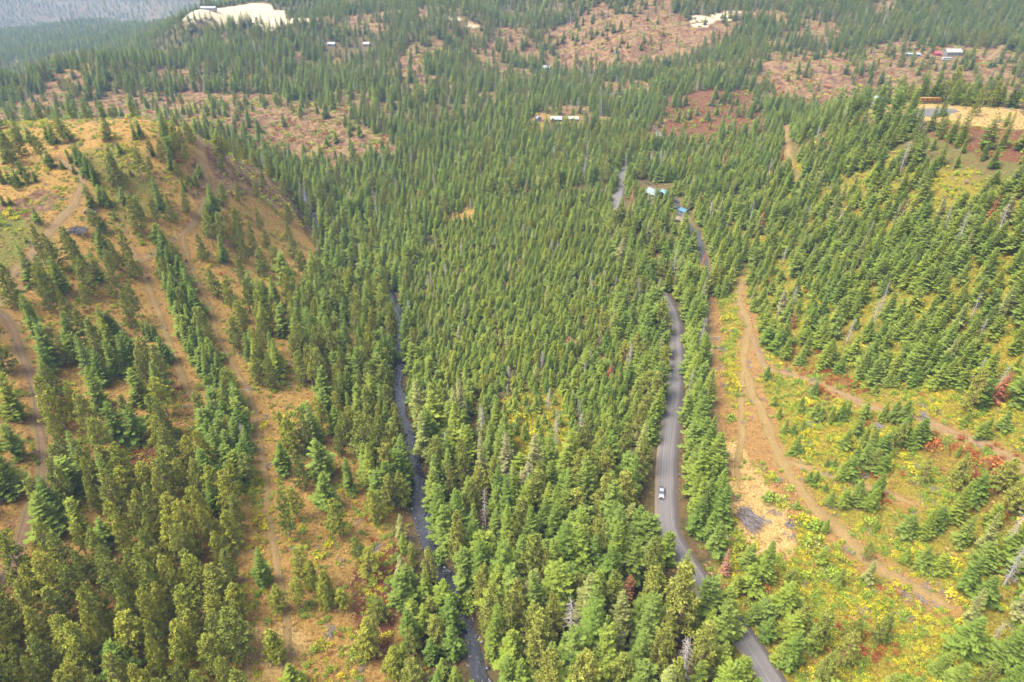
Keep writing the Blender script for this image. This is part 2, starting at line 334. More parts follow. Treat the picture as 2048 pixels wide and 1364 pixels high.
for nm, wd, lb, L in TRACKS:
    d, k = dist_line(L, fx_, fy_, wd * 1.6); m = np.isfinite(d)
    MASK['dirt'][m] = np.maximum(MASK['dirt'][m], (1 - np.clip((d[m] - wd * .35) / (wd * 1.0), 0, 1)) * (.75 if nm == 'dirt_track' else .5))
d, k = dist_line(ROAD, fx_, fy_, 9); m = np.isfinite(d); MASK['dirt'][m] = np.maximum(MASK['dirt'][m], .45 * (1 - np.clip((d[m] - 3.6) / 1.6, 0, 1)))
for k_ in KINDS:
    a = MASK[k_].reshape(MX.shape)
    for _ in range(2):
        b = np.pad(a, 1, mode='edge'); a = (b[:-2, 1:-1] + b[2:, 1:-1] + b[1:-1, :-2] + b[1:-1, 2:] + 2 * a) / 6
    MASK[k_] = a
def mask_at(kind, x, y):
    i = np.clip(np.searchsorted(GX, x) - 1, 0, len(GX) - 2); j = np.clip(np.searchsorted(GY, y) - 1, 0, len(GY) - 2)
    return MASK[kind][j, i]

def ground_mat():
    m, nt, out = new_mat('ground_cover')
    n_big = noise(nt, .035, 4, .6); n_mid = noise(nt, .22, 5, .65, dist=.6); n_fine = noise(nt, 1.6, 5, .7); n_xf = noise(nt, 6.0, 3, .7)
    def thr(maskname, nz, gain=2.2):     # ragged edge: mask compared against noise
        a = math_(nt, 'SUBTRACT', math_(nt, 'MULTIPLY', attr(nt, maskname), 1.9), nz)
        return math_(nt, 'MULTIPLY', a, gain, True)
    base = ramp(nt, n_mid, [(.30, (0.021, 0.020, 0.007)), (.45, (0.044, 0.035, 0.013)), (.6, (0.062, 0.038, 0.015)), (.75, (0.046, 0.046, 0.014))])
    dry = ramp(nt, n_fine, [(.28, (0.063, 0.031, 0.009)), (.43, (0.122, 0.065, 0.016)), (.56, (0.160, 0.099, 0.028)), (.72, (0.202, 0.144, 0.046))])
    dry = mixc(nt, math_(nt, 'MULTIPLY', math_(nt, 'SUBTRACT', n_mid, .48), 3.2, True), dry, (0.092, 0.065, 0.010))
    n_cl = noise(nt, .09, 5, .7, dist=.8)
    pk1 = ramp(nt, n_cl, [(.30, (.028, .014, .008)), (.42, (.054, .027, .014)), (.50, (.082, .045, .022)), (.58, (.102, .064, .030)), (.66, (.066, .052, .016)), (.76, (.125, .088, .042))])
    pink = mixc(nt, .85, pk1, ramp(nt, n_mid, [(.34, (.45, .42, .40)), (.5, (1, 1, 1)), (.64, (1.5, 1.45, 1.3))]), 'MULTIPLY')
    redd = ramp(nt, n_fine, [(.3, (0.024, 0.009, 0.005)), (.48, (0.057, 0.023, 0.010)), (.62, (0.086, 0.039, 0.016)), (.76, (0.066, 0.048, 0.016))])
    yel = ramp(nt, n_fine, [(.28, (0.032, 0.025, 0.004)), (.42, (0.072, 0.056, 0.006)), (.56, (0.113, 0.090, 0.009)), (.70, (0.138, 0.105, 0.012))])
    straw = ramp(nt, n_fine, [(.3, (0.109, 0.061, 0.020)), (.48, (0.165, 0.106, 0.036)), (.66, (0.225, 0.162, 0.070))])
    dirt = ramp(nt, n_fine, [(.3, (0.080, 0.040, 0.013)), (.5, (0.118, 0.065, 0.021)), (.7, (0.152, 0.092, 0.033))])
    pale = ramp(nt, n_mid, [(.3, (0.205, 0.161, 0.099)), (.6, (0.249, 0.205, 0.136))])
    green = ramp(nt, n_fine, [(.3, (0.031, 0.034, 0.006)), (.6, (0.083, 0.079, 0.014))])
    c = base
    for k_, col, nz in (('dry', dry, n_mid), ('pink', pink, n_mid), ('green', green, n_mid), ('redd', redd, n_mid), ('yel', yel, n_mid), ('dirt', dirt, n_fine), ('straw', straw, n_mid), ('pale', pale, n_big)):
        c = mixc(nt, thr(k_, nz), c, col)
    c = mixc(nt, .8, c, ramp(nt, n_xf, [(.32, (.45, .43, .40)), (.5, (1, 1, 1)), (.7, (1.55, 1.5, 1.4))]), 'MULTIPLY')
    n_pat = noise(nt, .6, 4, .7, dist=1.0)
    c = mixc(nt, .75, c, ramp(nt, n_pat, [(.34, (.42, .40, .34)), (.47, (1, 1, 1)), (.62, (1.12, 1.1, 1.05)), (.72, (1.45, 1.4, 1.3))]), 'MULTIPLY')
    b = N(nt, 'BsdfPrincipled', Roughness=.95); b.inputs['Specular IOR Level'].default_value = .1
    nt.links.new(c, b.inputs['Base Color'])
    bp = N(nt, 'Bump', Strength=.9, Distance=.5)
    hh = math_(nt, 'ADD', math_(nt, 'MULTIPLY', n_fine, 1.0), math_(nt, 'MULTIPLY', n_xf, .4)); nt.links.new(hh, bp.inputs['Height'])
    nt.links.new(bp.outputs[0], b.inputs['Normal']); nt.links.new(b.outputs[0], out.inputs[0]); return m

def mesh_np(name, co, faces_flat, nper, mats=(), mat_idx=None, smooth=False):
    me = bpy.data.meshes.new(name); nv = len(co); nf = len(faces_flat) // nper
    me.vertices.add(nv); me.vertices.foreach_set('co', np.asarray(co, np.float32).ravel())
    me.loops.add(nf * nper); me.loops.foreach_set('vertex_index', np.asarray(faces_flat, np.int32))
    me.polygons.add(nf); me.polygons.foreach_set('loop_start', np.arange(0, nf * nper, nper, dtype=np.int32))
    me.polygons.foreach_set('loop_total', np.full(nf, nper, np.int32))
    for m in mats: me.materials.append(m)
    if mat_idx is not None: me.polygons.foreach_set('material_index', np.asarray(mat_idx, np.int32))
    me.polygons.foreach_set('use_smooth', np.full(nf, bool(smooth)))
    me.update(calc_edges=True); me.validate(); return me
def add(name, me, parent=None, **props):
    o = bpy.data.objects.new(name, me); COL.objects.link(o)
    if parent is not None: o.parent = parent
    for k, v in props.items(): o[k] = v
    return o
ny, nx = MX.shape
ii = (np.arange(ny - 1)[:, None] * nx + np.arange(nx - 1)[None, :]).ravel()
gm = mesh_np('ground', np.stack([MX.ravel(), MY.ravel(), GZ.ravel()], 1), np.stack([ii, ii + 1, ii + nx + 1, ii + nx], 1).ravel(), 4, [ground_mat()], smooth=True)
for k_ in KINDS:
    a = gm.attributes.new(k_, 'FLOAT', 'POINT'); a.data.foreach_set('value', MASK[k_].ravel().astype(np.float32))
add('ground', gm, kind='structure', label='rolling hills of autumn grass, brush and forest floor')

# ------------------------------------------------------------------ ribbons: road, tracks, creek
def ribbon(L, offs, zfun, close=False):
    T = np.gradient(L, axis=0); T /= np.maximum(np.hypot(T[:, 0], T[:, 1]), 1e-6)[:, None]
    Nn = np.stack([T[:, 1], -T[:, 0]], 1)          # to the right of travel
    V = []; n = len(L); m = len(offs)
    for i in range(n):
        for j in range(m):
            o = offs[j](i) if callable(offs[j]) else offs[j]
            x, y = L[i] + Nn[i] * o; V.append((x, y, zfun(i, j, x, y, o)))
    F = []; U = []
    for i in range(n - 1):
        for j in range(m - 1):
            a = i * m + j; F += [a, a + 1, a + m + 1, a + m]
    return np.array(V), F
def across(me, n, m, offs):
    a = me.attributes.new('across', 'FLOAT', 'POINT')
    a.data.foreach_set('value', np.tile(np.array(offs, np.float32), n))
def road_mat():
    m, nt, out = new_mat('gravel_road')
    ac = attr(nt, 'across'); g = nt.nodes.new('ShaderNodeNewGeometry')
    sx = nt.nodes.new('ShaderNodeCombineXYZ'); sp = nt.nodes.new('ShaderNodeSeparateXYZ'); nt.links.new(g.outputs['Position'], sp.inputs[0])
    nt.links.new(math_(nt, 'MULTIPLY', ac, 1.0), sx.inputs[0]); nt.links.new(math_(nt, 'MULTIPLY', sp.outputs[1], .006), sx.inputs[1])
    st = noise(nt, 3.0, 4, .6, sx.outputs[0]); fn = noise(nt, 2.2, 5, .7); bg_ = noise(nt, .15, 3)
    c = ramp(nt, st, [(.33, (0.048, 0.043, 0.039)), (.5, (0.069, 0.062, 0.058)), (.66, (0.092, 0.085, 0.080))])
    c = mixc(nt, .5, c, ramp(nt, fn, [(.3, (.75, .75, .75)), (.7, (1.25, 1.23, 1.2))]), 'MULTIPLY')
    edge = math_(nt, 'ADD', ac, math_(nt, 'MULTIPLY', math_(nt, 'SUBTRACT', bg_, .5), 1.2))
    sh = ramp(nt, math_(nt, 'MULTIPLY', math_(nt, 'SUBTRACT', edge, 1.95), 1.6, True), [(0, (0, 0, 0)), (1, (1, 1, 1))])
    c = mixc(nt, sh, c, mixc(nt, fn, (0.027, 0.022, 0.020), (0.063, 0.051, 0.047)))
    sl = math_(nt, 'MULTIPLY', math_(nt, 'SUBTRACT', math_(nt, 'MULTIPLY', edge, -1.0), 2.5), 1.6, True)
    c = mixc(nt, sl, c, mixc(nt, fn, (0.060, 0.045, 0.033), (0.120, 0.093, 0.066)))
    b = N(nt, 'BsdfPrincipled', Roughness=.9); b.inputs['Specular IOR Level'].default_value = .2
    nt.links.new(c, b.inputs['Base Color'])
    bp = N(nt, 'Bump', Strength=.5, Distance=.1); nt.links.new(fn, bp.inputs['Height']); nt.links.new(bp.outputs[0], b.inputs['Normal'])
    nt.links.new(b.outputs[0], out.inputs[0]); return m
RO = [-3.9, -3.15, -2.6, -1.4, 0, 1.4, 2.5, 3.3, 4.1]
RZ = [-.45, .02, .10, .15, .18, .15, .08, 0, -.5]
V, F = ribbon(ROAD, RO, lambda i, j, x, y, o: ROAD_Z[i] + RZ[j])
me = mesh_np('road', V, F, 4, [road_mat()], smooth=True); across(me, len(ROAD), len(RO), RO)
# ROAD runs away from the camera: "right of travel" is the uphill side
add('road', me, kind='structure', label='grey gravel road bending down the valley')

def dirt_mat(name, stops, rut):
    m, nt, out = new_mat(name); fn = noise(nt, 1.8, 5, .7); md = noise(nt, .3, 4, .6); ac = attr(nt, 'across')
    c = ramp(nt, math_(nt, 'ADD', math_(nt, 'MULTIPLY', fn, .6), math_(nt, 'MULTIPLY', md, .4)), stops)
    # two wheel ruts of worn, finer soil
    r = math_(nt, 'SUBTRACT', 1.0, math_(nt, 'MULTIPLY', math_(nt, 'ABSOLUTE', math_(nt, 'SUBTRACT', math_(nt, 'ABSOLUTE', ac), .5)), 6.0), True)
    c = mixc(nt, math_(nt, 'MULTIPLY', r, math_(nt, 'MULTIPLY', md, 1.3)), c, rut)
    if 'gravel' not in name:
        wd_ = noise(nt, .55, 5, .75, dist=1.2)
        ed_ = math_(nt, 'ADD', math_(nt, 'MULTIPLY', math_(nt, 'ABSOLUTE', ac), .42), math_(nt, 'MULTIPLY', wd_, 1.0))
        c = mixc(nt, math_(nt, 'MULTIPLY', math_(nt, 'SUBTRACT', ed_, .72), 6.0, True), c, mixc(nt, fn, (.040, .034, .010), (.120, .085, .028)))
        c = mixc(nt, .7, c, ramp(nt, noise(nt, 5.0, 3, .7), [(.32, (.5, .48, .45)), (.5, (1, 1, 1)), (.7, (1.4, 1.38, 1.3))]), 'MULTIPLY')
    b = N(nt, 'BsdfPrincipled', Roughness=.95); b.inputs['Specular IOR Level'].default_value = .1
    nt.links.new(c, b.inputs['Base Color']); bp = N(nt, 'Bump', Strength=.7, Distance=.25); nt.links.new(fn, bp.inputs['Height'])
    nt.links.new(bp.outputs[0], b.inputs['Normal']); nt.links.new(b.outputs[0], out.inputs[0]); return m
M_TRACK = dirt_mat('track_soil', [(.3, (0.063, 0.036, 0.016)), (.5, (0.095, 0.060, 0.028)), (.7, (0.123, 0.086, 0.044))], (0.114, 0.078, 0.040))
M_MUD = dirt_mat('track_mud', [(.3, (0.052, 0.030, 0.016)), (.5, (0.076, 0.048, 0.026)), (.7, (0.107, 0.070, 0.038))], (0.029, 0.019, 0.012))
M_DRIVE = dirt_mat('driveway_gravel', [(.3, (0.018, 0.017, 0.018)), (.5, (0.030, 0.029, 0.029)), (.7, (0.046, 0.043, 0.042))], (0.036, 0.033, 0.033))
M_STRAWT = dirt_mat('track_dry', [(.3, (0.070, 0.042, 0.015)), (.5, (0.105, 0.067, 0.025)), (.7, (0.129, 0.092, 0.037))], (0.102, 0.071, 0.032))
for q, (nm, wd, lb, L) in enumerate(TRACKS):
    offs = [-1, -.75, -.5, -.25, 0, .25, .5, .75, 1]
    sd_ = q * 17
    def mk(j, f):
        def fn(i, f=f):
            s = 1 + .75 * (vnoise(i * .35, q * 3.1 + (0 if f < 0 else 9), sd_) - .5) if abs(f) > .9 else 1.0
            end = min(1, .25 + i / 6, .25 + (len(L) - 1 - i) / 6)
            return f * wd / 2 * s * end
        return fn
    V, F = ribbon(L, [mk(j, f) for j, f in enumerate(offs)], lambda i, j, x, y, o: 0)
    V[:, 2] = H(V[:, 0], V[:, 1]) + np.tile(np.array([.03, .10, .09, .13, .15, .13, .09, .10, .03]), len(L)) + np.clip((V[:, 1] - 500) / 1000, 0, .6)
    mt = M_DRIVE if nm == 'driveway' else M_MUD if 'rutted' in lb or 'muddy' in lb else M_STRAWT if 'orange' in lb or 'straw' in lb or 'grassy two' in lb else M_TRACK
    me = mesh_np(nm, V, F, 4, [mt], smooth=True); across(me, len(L), 9, offs)
    add(nm, me, kind='structure', label=lb)

def water_mat():
    m, nt, out = new_mat('creek_water'); n1 = noise(nt, .9, 4, .6); n2 = noise(nt, .25, 3)
    b = N(nt, 'BsdfPrincipled', Roughness=.22); b.inputs['Specular IOR Level'].default_value = .4
    c = ramp(nt, n1, [(.35, (.006, .006, .007)), (.58, (.012, .012, .014)), (.70, (.030, .030, .034)), (.82, (.16, .16, .17))])
    nt.links.new(c, b.inputs['Base Color']); bp = N(nt, 'Bump', Strength=.6, Distance=.25); nt.links.new(n1, bp.inputs['Height'])
    nt.links.new(bp.outputs[0], b.inputs['Normal']); nt.links.new(b.outputs[0], out.inputs[0]); return m
V, F = ribbon(CREEK, [lambda i, f=f: f * (2.5 + 2.4 * (vnoise(i * .22, 1.0 + f, 77) - .5)) for f in (-1, -.5, 0, .5, 1)], lambda i, j, x, y, o: CREEK_Z[i] - .12)
add('creek', mesh_np('creek', V, F, 4, [water_mat()], smooth=True), kind='structure', label='shallow dark creek full of rocks running down the valley')

# ------------------------------------------------------------------ foliage prototypes
def fol_mat(name, cols, transl=.12, leafvar=.8):
    """needle and leaf material: hue differs from tree to tree and from spray to spray"""
    m, nt, out = new_mat(name); oi = nt.nodes.new('ShaderNodeObjectInfo')
    n = len(cols); c = ramp(nt, oi.outputs['Random'], [(i / max(1, n - 1), k) for i, k in enumerate(cols)])
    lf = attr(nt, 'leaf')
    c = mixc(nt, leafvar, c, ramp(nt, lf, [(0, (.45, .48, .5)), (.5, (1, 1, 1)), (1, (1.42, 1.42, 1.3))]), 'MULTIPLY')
    d = N(nt, 'BsdfDiffuse'); t = N(nt, 'BsdfTranslucent'); mx = N(nt, 'MixShader'); mx.inputs[0].default_value = transl
    nt.links.new(c, d.inputs[0]); nt.links.new(c, t.inputs[0]); nt.links.new(d.outputs[0], mx.inputs[1]); nt.links.new(t.outputs[0], mx.inputs[2])
    nt.links.new(mx.outputs[0], out.inputs[0]); return m
def bark_mat(name, a, b_):
    m, nt, out = new_mat(name); tc = nt.nodes.new('ShaderNodeTexCoord'); f = noise(nt, 3.0, 4, .7, tc.outputs['Object'])
    b = N(nt, 'BsdfPrincipled', Roughness=.9); nt.links.new(mixc(nt, f, a, b_), b.inputs['Base Color']); nt.links.new(b.outputs[0], out.inputs[0]); return m
BARK_F = bark_mat('fir_bark', (.07, .055, .045), (.16, .13, .11)); BARK_P = bark_mat('pine_bark', (.12, .065, .035), (.24, .14, .08))
BARK_D = bark_mat('dead_bark', (.13, .11, .10), (.25, .22, .20))
FM = {
 'fir_dark': fol_mat('fir_needles_deep', [(0.060, 0.088, 0.016), (0.073, 0.102, 0.017), (0.083, 0.108, 0.022), (0.095, 0.116, 0.017)]),
 'fir_light': fol_mat('fir_needles_fresh', [(0.079, 0.106, 0.017), (0.093, 0.118, 0.017), (0.105, 0.124, 0.017), (0.083, 0.112, 0.022), (0.120, 0.133, 0.019)]),
 'pine_olive': fol_mat('pine_needles_olive', [(0.142, 0.152, 0.021), (0.165, 0.169, 0.023), (0.182, 0.178, 0.027), (0.131, 0.144, 0.023)]),
 'pine_grey': fol_mat('pine_needles_cool', [(0.116, 0.131, 0.025), (0.140, 0.150, 0.029), (0.163, 0.161, 0.030), (0.105, 0.121, 0.023)]),
 'larch': fol_mat('larch_needles', [(0.112, 0.128, 0.032), (0.132, 0.134, 0.040), (0.132, 0.122, 0.053)]),
 'rust': fol_mat('dead_needles', [(0.143, 0.049, 0.022), (0.180, 0.070, 0.033), (0.167, 0.087, 0.052)], .1),
 'grey': fol_mat('bare_twigs', [(.130, .108, .090), (.180, .150, .130)], .1),
 'shrub_yel': fol_mat('shrub_yellow', [(0.275, 0.260, 0.021), (0.367, 0.315, 0.024), (0.220, 0.233, 0.029), (0.440, 0.332, 0.029)], .3),
 'shrub_green': fol_mat('shrub_green', [(0.106, 0.160, 0.024), (0.160, 0.212, 0.028), (0.201, 0.234, 0.030)], .3),
 'shrub_red': fol_mat('shrub_red', [(0.179, 0.052, 0.019), (0.234, 0.083, 0.024), (0.151, 0.062, 0.028)], .2),
 'grass': fol_mat('dry_grass', [(0.272, 0.163, 0.066), (0.341, 0.224, 0.093), (0.210, 0.108, 0.043), (0.232, 0.186, 0.055)], .2),
}
class Fol:
    def __init__(s): s.v = []; s.l = []
    def kites(s, p, d, side, L, Wd, r, lv):
        """p base (n,3), d dir, side vec, L length, Wd width -> one kite leaf each"""
        n = len(p); L = L[:, None]; Wd = Wd[:, None]; up = np.cross(side, d)
        q = np.empty((n, 4, 3)); q[:, 0] = p; q[:, 1] = p + d * L * .45 + side * Wd * .5 - up * Wd * .12
        q[:, 2] = p + d * L; q[:, 3] = p + d * L * .45 - side * Wd * .5 - up * Wd * .12
        s.v.append(q); s.l.append(np.repeat(lv, 4))
    def arrays(s):
        v = np.concatenate(s.v).reshape(-1, 3); return v, np.concatenate(s.l)
def nrm(a): return a / np.maximum(np.linalg.norm(a, axis=-1, keepdims=True), 1e-9)
def tube_rings(path, rad, sides=6):
    path = np.array(path, float); V = []; F = []; n = len(path)
    for i in range(n):
        d = path[min(i + 1, n - 1)] - path[max(i - 1, 0)]; d = d / (np.linalg.norm(d) + 1e-9)
        a = np.cross(d, (0, 1, .3)); a /= np.linalg.norm(a) + 1e-9; b = np.cross(d, a)
        for k in range(sides):
            t = 2 * math.pi * k / sides; V.append(path[i] + (a * math.cos(t) + b * math.sin(t)) * rad[i])
    for i in range(n - 1):
        for k in range(sides):
            k2 = (k + 1) % sides; F += [i * sides + k, i * sides + k2, (i + 1) * sides + k2, (i + 1) * sides + k]
    return np.array(V), F
def join_tubes(ts):
    V = []; F = []; o = 0
    for v, f in ts: V.append(v); F += [x + o for x in f]; o += len(v)
    return np.concatenate(V), F
def trunk_path(r, hgt, bend=.25):
    bx, by = r.normal(0, bend, 2); return [(bx * math.sin(t * 2.2) * t, by * math.sin(t * 2.2) * t, hgt * t) for t in np.linspace(0, 1, 7)]
UNIT = 16.0     # prototypes are 16 m tall
def fir_proto(r, R=2.5, base=.06, dens=1.0, droop=.18, ragged=.25, pw=.82, cut=1.0):
    ph1, ph2 = r.uniform(0, 6.28, 2); f = Fol(); Ht = UNIT; nw = int(33 * dens); p_, d_, s_, L_, W_, lv_ = [], [], [], [], [], []
    for w in range(nw):
        t = (w + r.uniform(-.3, .3)) / nw; t = min(max(t, 0), .985); h = Ht * (base + (1 - base) * t)
        rad = R * ((1 - t) ** pw) * (1 - .28 * math.exp(-t * 14)) + .10
        if t > cut and r.random() < .75: continue
        nb = max(4, int(round((8.5 - 4 * t)))); a0 = r.uniform(0, 6.28); wl = r.uniform(.80, 1.12)
        for b in range(nb):
            az = a0 + 2 * math.pi * b / nb + r.normal(0, .22); ln = rad * wl * (1 + r.uniform(-ragged, ragged * .6)) * (1 + .20 * math.sin(2 * az + ph1 + t * 5) + .14 * math.sin(3 * az + ph2 - t * 9)); ln = max(ln, .15)
            out = np.array([math.cos(az), math.sin(az), 0.0]); sd = np.array([-math.sin(az), math.cos(az), 0.0])
            el = .55 * t - droop + r.normal(0, .07); hz = h + r.normal(0, .12); bl = r.uniform(-.18, .18)
            ks = np.linspace(.22, .94, max(3, int(2.4 + ln * 2.2)))
            for k in ks:
                p = out * ln * k + np.array([0, 0, hz + ln * k * el + .22 * ln * (k * k - .5) * .6])
                sl = (.30 + .34 * ln * (1 - k * .72)) * r.uniform(.8, 1.25)
                for sg in (-1, 1):
                    dd = out * .72 + sd * sg * .8 + np.array([0, 0, -.10 + r.normal(0, .16)])
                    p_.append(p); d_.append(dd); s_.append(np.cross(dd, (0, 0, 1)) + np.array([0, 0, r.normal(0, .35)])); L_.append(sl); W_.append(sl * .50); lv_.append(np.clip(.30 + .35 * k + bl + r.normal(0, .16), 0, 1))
            p = out * ln * .8 + np.array([0, 0, hz + ln * .8 * el + .02])
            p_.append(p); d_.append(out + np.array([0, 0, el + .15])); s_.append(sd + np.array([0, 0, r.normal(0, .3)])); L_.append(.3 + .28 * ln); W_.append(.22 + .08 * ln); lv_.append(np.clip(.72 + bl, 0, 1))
    for k in range(5):
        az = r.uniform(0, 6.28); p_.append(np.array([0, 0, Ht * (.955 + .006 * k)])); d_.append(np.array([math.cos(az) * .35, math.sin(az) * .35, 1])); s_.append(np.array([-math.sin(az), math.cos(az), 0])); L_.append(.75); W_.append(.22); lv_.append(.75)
    f.kites(np.array(p_), nrm(np.array(d_)), nrm(np.array(s_)), np.array(L_), np.array(W_), r, np.array(lv_))
    tr = tube_rings([(0, 0, -1.2)] + trunk_path(r, Ht * .97, .05), [.27, .25, .22, .18, .14, .10, .06, .02])
    return f.arrays(), tr
def pine_proto(r, R=2.5, base=.24, n_br=78, shape=.55, tuft=.62):
    f = Fol(); Ht = UNIT; p_, d_, s_, L_, W_, lv_ = [], [], [], [], [], []; tubes = []
    path = trunk_path(r, Ht * .97, .35); pa = np.array(path)
    tubes.append(tube_rings([(0, 0, -1.2)] + path, [.30, .27, .25, .22, .17, .12, .07, .03]))
    lop = r.uniform(0, 6.28)
    for b in range(n_br):
        t = (b + r.uniform(0, 1)) / n_br; h = Ht * (base + (.985 - base) * t)
        prof = (min(1, t / .16 + .35)) * ((1 - t) ** shape) * 1.08 + .05
        az = b * 2.4 + r.normal(0, .5); ln = max(.25, R * prof * r.uniform(.62, 1.10) * (1 + .15 * math.cos(az - lop)))
        c = np.array([np.interp(h, pa[:, 2], pa[:, 0]), np.interp(h, pa[:, 2], pa[:, 1]), h])
        out = np.array([math.cos(az), math.sin(az), 0]); el = .02 + .75 * t + r.normal(0, .15)
        tip = c + out * ln + np.array([0, 0, ln * el])
        if ln > 1.2 and b % 2 == 0: tubes.append(tube_rings([c, (c + tip) / 2 + (0, 0, -.1), tip], [.06, .045, .02], 3))
        bl = r.uniform(-.22, .22); nt_ = 1 + int(ln * 1.5)
        for q in range(nt_):
            k = 1 - .8 * q / max(1, nt_) if nt_ > 1 else 1
            tc = c + (tip - c) * k + r.normal(0, .20, 3) * (1 if q else .4); m = 18
            v = r.normal(0, 1, (m, 3)); v = nrm(v) + out * .45 + np.array([0, 0, .55]); v = nrm(v)
            L = tuft * r.uniform(.75, 1.3, m); sd = nrm(np.cross(v, r.normal(0, 1, (m, 3))))
            p_ += list(np.tile(tc, (m, 1)) - v * .08); d_ += list(v); s_ += list(sd); L_ += list(L); W_ += list(L * .33)
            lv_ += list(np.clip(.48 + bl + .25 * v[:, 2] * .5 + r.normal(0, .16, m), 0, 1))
    f.kites(np.array(p_), np.array(d_), np.array(s_), np.array(L_), np.array(W_), r, np.array(lv_))
    return f.arrays(), join_tubes(tubes)
def snag_proto(r):
    tubes = [tube_rings([(0, 0, -1.2)] + trunk_path(r, UNIT, .2), [.26, .24, .21, .17, .13, .09, .05, .02])]; f = Fol(); p_, d_, s_, L_, W_, lv_ = [], [], [], [], [], []
    for b in range(70):
        t = .18 + .78 * b / 70; h = UNIT * t; ln = 1.9 * (1 - t) ** .7 * r.uniform(.4, 1.15) + .25; az = b * 2.4 + r.normal(0, .4)
        out = np.array([math.cos(az), math.sin(az), -.22]); c = np.array([0, 0, h])
        tubes.append(tube_rings([c, c + out * ln * .6, c + out * ln + (0, 0, -.12)], [.05, .035, .012], 3))
        for q in range(5):
            k = r.uniform(.35, 1); v = nrm(out + r.normal(0, .5, 3)); p_.append(c + out * ln * k); d_.append(v); s_.append(nrm(np.cross(v, r.normal(0, 1, 3)))); L_.append(.5 * r.uniform(.6, 1.3)); W_.append(.075); lv_.append(r.uniform(.3, .8))
    f.kites(np.array(p_), np.array(d_), np.array(s_), np.array(L_), np.array(W_), r, np.array(lv_)); return f.arrays(), join_tubes(tubes)
def shrub_proto(r, n=150, hgt=1.0, rad=1.0, leaf=.30, up=.5):
    f = Fol(); nl = 5 + int(r.integers(0, 4)); ce = np.stack([r.normal(0, rad * .42, nl), r.normal(0, rad * .42, nl), r.uniform(.25, .72, nl) * hgt], 1); cr = r.uniform(.28, .5, nl) * rad
    i = r.integers(0, nl, n); v = nrm(r.normal(0, 1, (n, 3)) + (0, 0, .35)); p = ce[i] + v * cr[i][:, None] * r.uniform(.6, 1.05, (n, 1)); p[:, 2] = np.maximum(p[:, 2], .02)
    d = nrm(v + r.normal(0, .6, (n, 3)) + np.array([0, 0, up * .5])); s = nrm(np.cross(d, r.normal(0, 1, (n, 3)))); L = leaf * r.uniform(.6, 1.4, n)
    lb = r.uniform(-.25, .25, nl)[i]; f.kites(p, d, s, L, L * .72, r, np.clip(.5 + lb + r.normal(0, .18, n), 0, 1))
    st = [tube_rings([(0, 0, -.3), ce[k] * (.5, .5, .4), ce[k]], [.05, .035, .015], 3) for k in range(nl)]
    return f.arrays(), join_tubes(st)
def tuft_proto(r, n=36):
    f = Fol(); az = r.uniform(0, 6.28, n); rr = r.uniform(0, .35, n); p = np.stack([np.cos(az) * rr, np.sin(az) * rr, np.zeros(n)], 1)
    d = nrm(np.stack([np.cos(az) * .7, np.sin(az) * .7, r.uniform(.4, 1.4, n)], 1)); s = nrm(np.cross(d, r.normal(0, 1, (n, 3)))); L = r.uniform(.25, .6, n)
    f.kites(p, d, s, L, L * .3, r, r.uniform(.1, .95, n)); return f.arrays(), None
HIDE = bpy.data.collections.new('prototypes')      # never linked to the scene
PROTO = {}; KINDLIST = []
def reg(key, data, fm, bm):
    (lv, ll), tr = data; nl = len(lv); crown = mesh_np('crown', lv, np.arange(nl), 4, [FM[fm]])
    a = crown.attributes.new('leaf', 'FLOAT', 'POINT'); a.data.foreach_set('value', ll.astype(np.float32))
    trunk = mesh_np('trunk', tr[0], tr[1], 4, [bm], smooth=True) if tr is not None else None
    if tr is not None:
        both = mesh_np(key, np.vstack([lv, tr[0]]), np.concatenate([np.arange(nl), np.array(tr[1]) + nl]), 4, [FM[fm], bm], np.r_[np.zeros(nl // 4), np.ones(len(tr[1]) // 4)])
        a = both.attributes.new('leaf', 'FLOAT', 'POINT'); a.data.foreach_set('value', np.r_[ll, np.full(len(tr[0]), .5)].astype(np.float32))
    else: both = crown
    PROTO[key] = (crown, trunk); o = bpy.data.objects.new('p%03d' % len(KINDLIST), both); HIDE.objects.link(o); KINDLIST.append(key)
VAR = {}
def family(fam, fm, bm, fn, n, argl):
    VAR[fam] = []
    for i in range(n):
        key = '%s_%d' % (fam, i); reg(key, fn(np.random.default_rng(hash_seed(key)), **argl[i % len(argl)]), fm, bm); VAR[fam].append(key)
def hash_seed(s): return sum((i + 1) * ord(c) for i, c in enumerate(s))
FA = [dict(R=2.9, dens=.95), dict(R=3.4, dens=.85, ragged=.38), dict(R=2.5, dens=1.0, base=.10), dict(R=3.1, dens=.8, ragged=.42, droop=.28), dict(R=3.2, dens=.85, ragged=.4, pw=.58, droop=.1), dict(R=2.2, dens=1.0, ragged=.35, pw=.7), dict(R=3.0, dens=.62, ragged=.6, pw=.75, droop=.3, base=.14), dict(R=2.9, dens=.8, ragged=.45, pw=.6, cut=.86)]
PA = [dict(R=2.9, base=.10, n_br=96, shape=.78), dict(R=3.3, base=.08, n_br=102, shape=.85), dict(R=2.6, base=.18, n_br=84, shape=.66), dict(R=3.0, base=.06, n_br=104, shape=.9), dict(R=2.8, base=.26, n_br=76, shape=.6)]
family('fir_dark', 'fir_dark', BARK_F, fir_proto, 8, FA); family('fir_light', 'fir_light', BARK_F, fir_proto, 8, FA)
family('pine_olive', 'pine_olive', BARK_P, pine_proto, 5, PA); family('pine_grey', 'pine_grey', BARK_P, pine_proto, 5, PA)
family('larch', 'larch', BARK_F, fir_proto, 2, [dict(R=2.1, dens=.75, ragged=.4), dict(R=2.5, dens=.65, ragged=.45, base=.15)])
